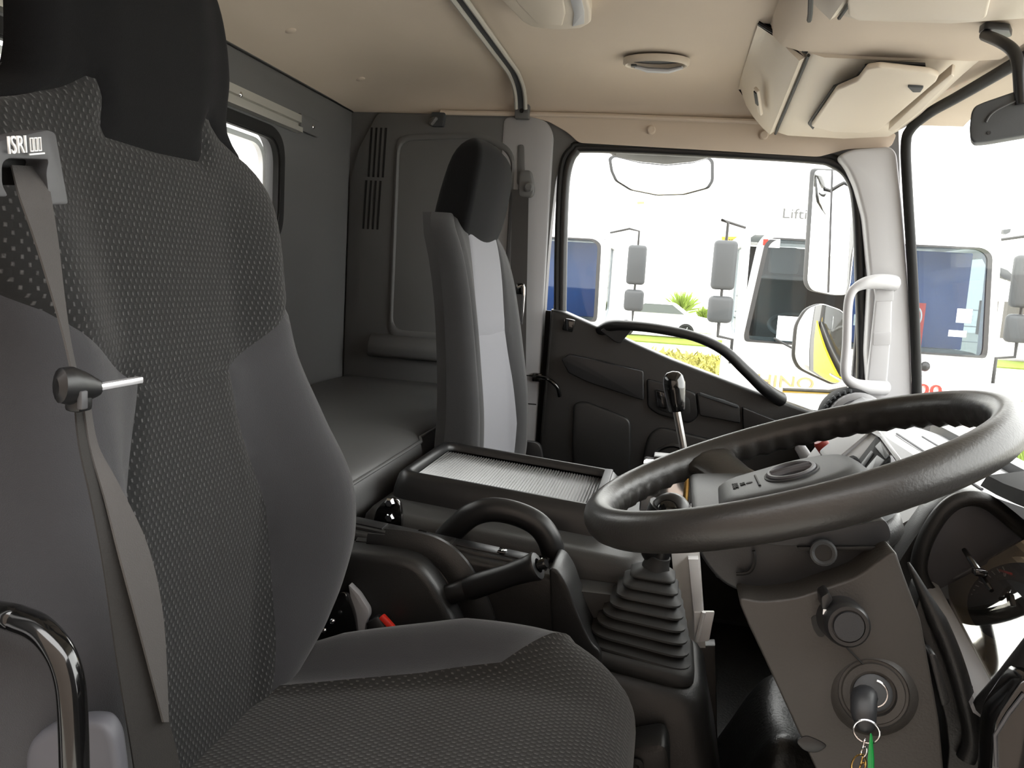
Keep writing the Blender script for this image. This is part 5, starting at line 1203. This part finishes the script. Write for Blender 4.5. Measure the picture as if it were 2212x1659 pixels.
    M().box(((xl + xr) / 2, y + 2.6, -1.25), (.85, 3.6, .28)).build('chassis', 'cab_dark', t)
    # mirrors on their stays
    for sgn, x in ((-1, xl), (1, xr)):
        mx = x + sgn * moff; my = y + .02
        M().tube([Vector((x, y + .18, .52)), Vector((x + sgn * .20, my, .56)), Vector((mx, my, .54)), Vector((mx, my, .34))], .012, 8).build('mirror_stay', 'smooth_black', t)
        M().box((mx, my, .20), (.19, .10, .40), bev=.035, seg=3).build('mirror', 'dark_plastic', t)
        M().tube([Vector((mx, my, 0)), Vector((mx, my, -.05))], .012, 8).build('mirror_link', 'smooth_black', t)
        M().box((mx, my, -.16), (.20, .10, .22), bev=.04, seg=3).build('wide_mirror', 'dark_plastic', t)
        M().tube([Vector((mx, my, -.27)), Vector((mx, my, -.38)), Vector((x + sgn * .03, y + .05, -.40)), Vector((x + sgn * .03, y + .05, -.60))], .014, 8).build('mirror_stay', 'smooth_black', t)
    return t, fx
xl, xr = W(1594, 700, Y=7.0).x, W(2150, 760, Y=7.0).x
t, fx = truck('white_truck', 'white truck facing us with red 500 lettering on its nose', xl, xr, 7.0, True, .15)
text('lettering', 'HINO', 'wood_tan', t, Vector((fx(.10), 6.985, -.76)), (1, 0, 0), (0, 0, 1), .10, .44, .012)
text('lettering', '500', 'red_plastic', t, Vector((fx(.68), 6.985, -.73)), (1, 0, 0), (0, 0, 1), .09, .27, .012)
text('lettering', 'HINO', 'logo_white', t, Vector((fx(.33), 7.08, -.22)), (1, 0, 0), (0, 0, 1), .09, .34, .01, True)
M().box((fx(.70), 7.10, -.22), (.14, .02, .42)).build('dash_card', 'red_plastic', t)
er = Vector((fx(.70), 7.085, -.12)); M().tube([er + Vector((.045 * math.cos(q), 0, .075 * math.sin(q))) for q in (2*math.pi*k/24 for k in range(24))], .006, 6, closed=True).build('card_emblem', 'logo_white', t)
for s_ in (-1, 1): M().tube([er + Vector((s_ * .010, 0, .07)), er + Vector((s_ * .005, 0, 0)), er + Vector((s_ * .010, 0, -.07))], .005, 6).build('card_emblem_bar', 'logo_white', t)
for (u, z, w_, h_, m_) in ((.875, -.09, .11, .11, 'logo_white'), (.855, -.23, .13, .05, 'logo_white'), (.12, .40, .09, .07, 'logo_white'), (.085, .405, .04, .05, 'red_plastic'), (.20, -.28, .16, .20, 'logo_white')):
    M().box((fx(u), 7.0 + max(0, z + .4) * .14 - .006, z), (w_, .004, h_)).build('sticker', m_, t)
xr2 = W(1306, 640, Y=8.6).x
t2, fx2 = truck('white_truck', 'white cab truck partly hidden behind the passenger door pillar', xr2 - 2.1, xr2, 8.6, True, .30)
text('lettering', 'FC', 'red_knob', t2, Vector((xr2 + .004, 8.75, -.50)), (0, 1, 0), (0, 0, 1), .09, .22, .01)
# yellow hire sign on the far fence
sg = thing('hire_sign', W(1598, 545, Y=40), 'yellow sign with black lettering behind the truck mirror', 'sign')
M().poly(WL([(1559, 511), (1636, 511), (1634, 524), (1608, 524), (1606, 548), (1559, 530)], Y=40), (0, .05, 0)).build('sign_board', 'sign_yellow', sg)
text('lettering', 'Rapid', 'mark_black', sg, W(1565, 524, Y=39.98), (1, 0, 0), (0, 0, 1), .22, .62, .01)
M().cyl((W(1600, 545, Y=40.1).x, 40.1, GZ), W(1600, 512, Y=40.1), .05).build('post', 'galv', sg)
# fence
fn = thing('yard_fence', (6, 44, GZ), 'thin galvanised fence along the far side of the yard', 'fence')
for k in range(-6, 24): M().cyl((k * 2.2 - 2, 44, GZ), (k * 2.2 - 2, 44, GZ + 1.9), .035, 6).build('post', 'galv', fn)
for z in (.3, 1.05, 1.85): M().cyl((-15, 44, GZ + z), (50, 44, GZ + z), .03, 6).build('rail', 'galv', fn)
# lawn strip, planted bed, paving
o = M().box((12, 33, GZ + .02), (60, 4, .06)).build('lawn_strip', 'lawn', flat=True); struct(o)
o = M().box((-4, 17.5, GZ + .01), (20, 11, .04)).build('planting_bed', 'trunk', flat=True); struct(o)
o = M().box((16, 17, GZ + .02), (11, 8, .05)).build('paved_path', 'paving', flat=True); struct(o)
rnd = random.Random(7)
def leaves(n, fx_, size, m, nm, kind=True, parent=None):
    b = bmesh.new()
    for _ in range(n):
        p, d, L, w_ = fx_(); d = d.normalized(); sd = d.cross(Vector((rnd.uniform(-1, 1), rnd.uniform(-1, 1), rnd.uniform(-.3, 1)))).normalized() * w_
        v = [b.verts.new(q) for q in (p - sd * .4, p + d * L * .5 - sd, p + d * L, p + d * L * .5 + sd)]; b.faces.new(v)
    me = bpy.data.meshes.new(nm); b.to_mesh(me); b.free(); o = link(nm, me, m, parent, flat=True)
    return o
def cover():
    x, y_ = rnd.uniform(-3, 3.4), rnd.uniform(12.5, 23); return Vector((x, y_, GZ + rnd.uniform(.03, .28))), Vector((rnd.uniform(-1, 1), rnd.uniform(-1, 1), rnd.uniform(.2, 1))), rnd.uniform(.12, .30), rnd.uniform(.03, .07)
o = leaves(16000, cover, 1, 'leaf_yellow', 'ground_cover'); o['kind'] = 'stuff'; o['label'] = 'yellow green ground cover in the planted bed'; o['category'] = 'plants'
def grass():
    x, y_ = rnd.uniform(3.9, 7.5), rnd.uniform(9.5, 12.4); return Vector((x, y_, GZ)), Vector((rnd.uniform(-.5, .5), rnd.uniform(-.5, .5), 1)), rnd.uniform(.5, 1.0), rnd.uniform(.008, .018)
o = leaves(5000, grass, 1, 'leaf', 'ornamental_grass'); o['kind'] = 'stuff'; o['label'] = 'tall green ornamental grass beside the truck'; o['category'] = 'grass'
def palm(px, py, y_, h, label):
    b_ = W(px, py, Y=y_); t = thing('young_palm', (b_.x, y_, GZ), label, 'palm', 'young palms by the far fence')
    M().lathe((b_.x, y_, GZ), (0, 0, 1), [(.16, 0), (.12, h * .4), (.05, h * .5)], 10).build('trunk', 'trunk', t)
    def fr_():
        a = rnd.uniform(0, 6.28); el = rnd.uniform(.2, 1.4); return Vector((b_.x, y_, GZ + h * .42 + rnd.uniform(0, .2))), Vector((math.cos(a) * math.cos(el), math.sin(a) * math.cos(el), math.sin(el))), h * rnd.uniform(.4, .62), .05
    o = leaves(160, fr_, 1, 'leaf', 'fronds', parent=t); o['kind'] = 'stuff'
palm(1471, 690, 40, 2.0, 'tallest young palm between the two parked trucks'); palm(1518, 700, 42, 1.2, 'smaller young palm just right of the fence post'); palm(1580, 700, 41, 1.2, 'small palm behind the left truck mirror')
# street lamp
sl = thing('street_lamp', (W(2170, 700, Y=22).x, 22, GZ), 'grey street lamp seen through the windscreen', 'street lamp')
p = W(2170, 605, Y=22); M().cyl((p.x, 22, GZ), p, .06, 10).build('pole', 'galv', sl)
M().poly(rounded([p + Vector((-.22, 0, .33)), p + Vector((.05, 0, .24)), p + Vector((.30, 0, .02)), p + Vector((.22, 0, -.03)), p + Vector((-.05, 0, .05)), p + Vector((-.22, 0, .27))], .02), (0, .25, 0), .02).build('lamp_head', 'dark_plastic', sl)
sd = M().box((W(2190, 650, Y=34).x + 3, 36, GZ + 1.6), (6, 3, 1.4)).build('dark_shed', 'shed_dark'); tag(sd, 'dark low shed at the far right of the yard', 'shed')
# white car
cr_ = thing('white_car', (W(1490, 700, Y=33).x, 35, GZ), 'white parked car in the distance between the trucks', 'car')
cx_ = W(1482, 705, Y=34).x
body_ = [(-2.6, .35), (-2.6, .8), (-1.9, 1.0), (-1.2, 1.45), (.1, 1.45), (.75, 1.0), (1.6, .85), (1.75, .6), (1.7, .3)]
M().poly(rounded([(cx_ + x - .6, 34.2, GZ + z) for x, z in body_], .12), (0, 1.7, 0), .08).build('car_body', 'white_paint', cr_)
M().poly([(cx_ + x - .6, 34.17, GZ + z) for x, z in ((-1.6, 1.02), (-1.1, 1.38), (.0, 1.38), (.5, 1.02))], (0, .05, 0)).build('car_window', 'cab_dark', cr_)
for x in (-2.4, 0.0):
    M().lathe((cx_ + x + .0, 34.32, GZ + .33), (0, -1, 0), [(.33, 0), (.33, .16), (.24, .18), (.22, .15), (.01, .15)], 24).build('wheel', 'tyre', cr_)
    for k in range(5):
        q = k * 1.2566; M().obox((cx_ + x + .10 * math.cos(q), 34.13, GZ + .33 + .10 * math.sin(q)), (.2, .03, .05), (math.cos(q), 0, math.sin(q)), (0, 1, 0)).build('wheel_spoke', 'galv', cr_)
# on the driver's side: the opened driver door and an unseen wall added to block sky light
t = struct(empty('door_2', (.62, -.1, -.93)), 'opened driver door')
M().poly([(.56, .26, -.93), (.56, .26, .34), (.60, -.05, .36), (.66, -.52, .30), (.68, -.62, -.93)], (.05, .01, 0), .01).build('door_panel', 'black_plastic', t)
o = M().box((-8, -5.1, GZ + 2.6), (24, 4.6, 5.2)).build('doorway_blocker', 'blocker_brown', flat=True); tag(o, 'brown block added out of view to shade the driver doorway', 'building')
o = M().box((-4.4, 1.28, .15), (4.1, 2.44, 2.7), bev=.02).build('rear_blocker', 'white_paint'); tag(o, 'white block added behind the rear cab window to cut its light', 'light blocker')  # box added behind the window to cut light into the cab
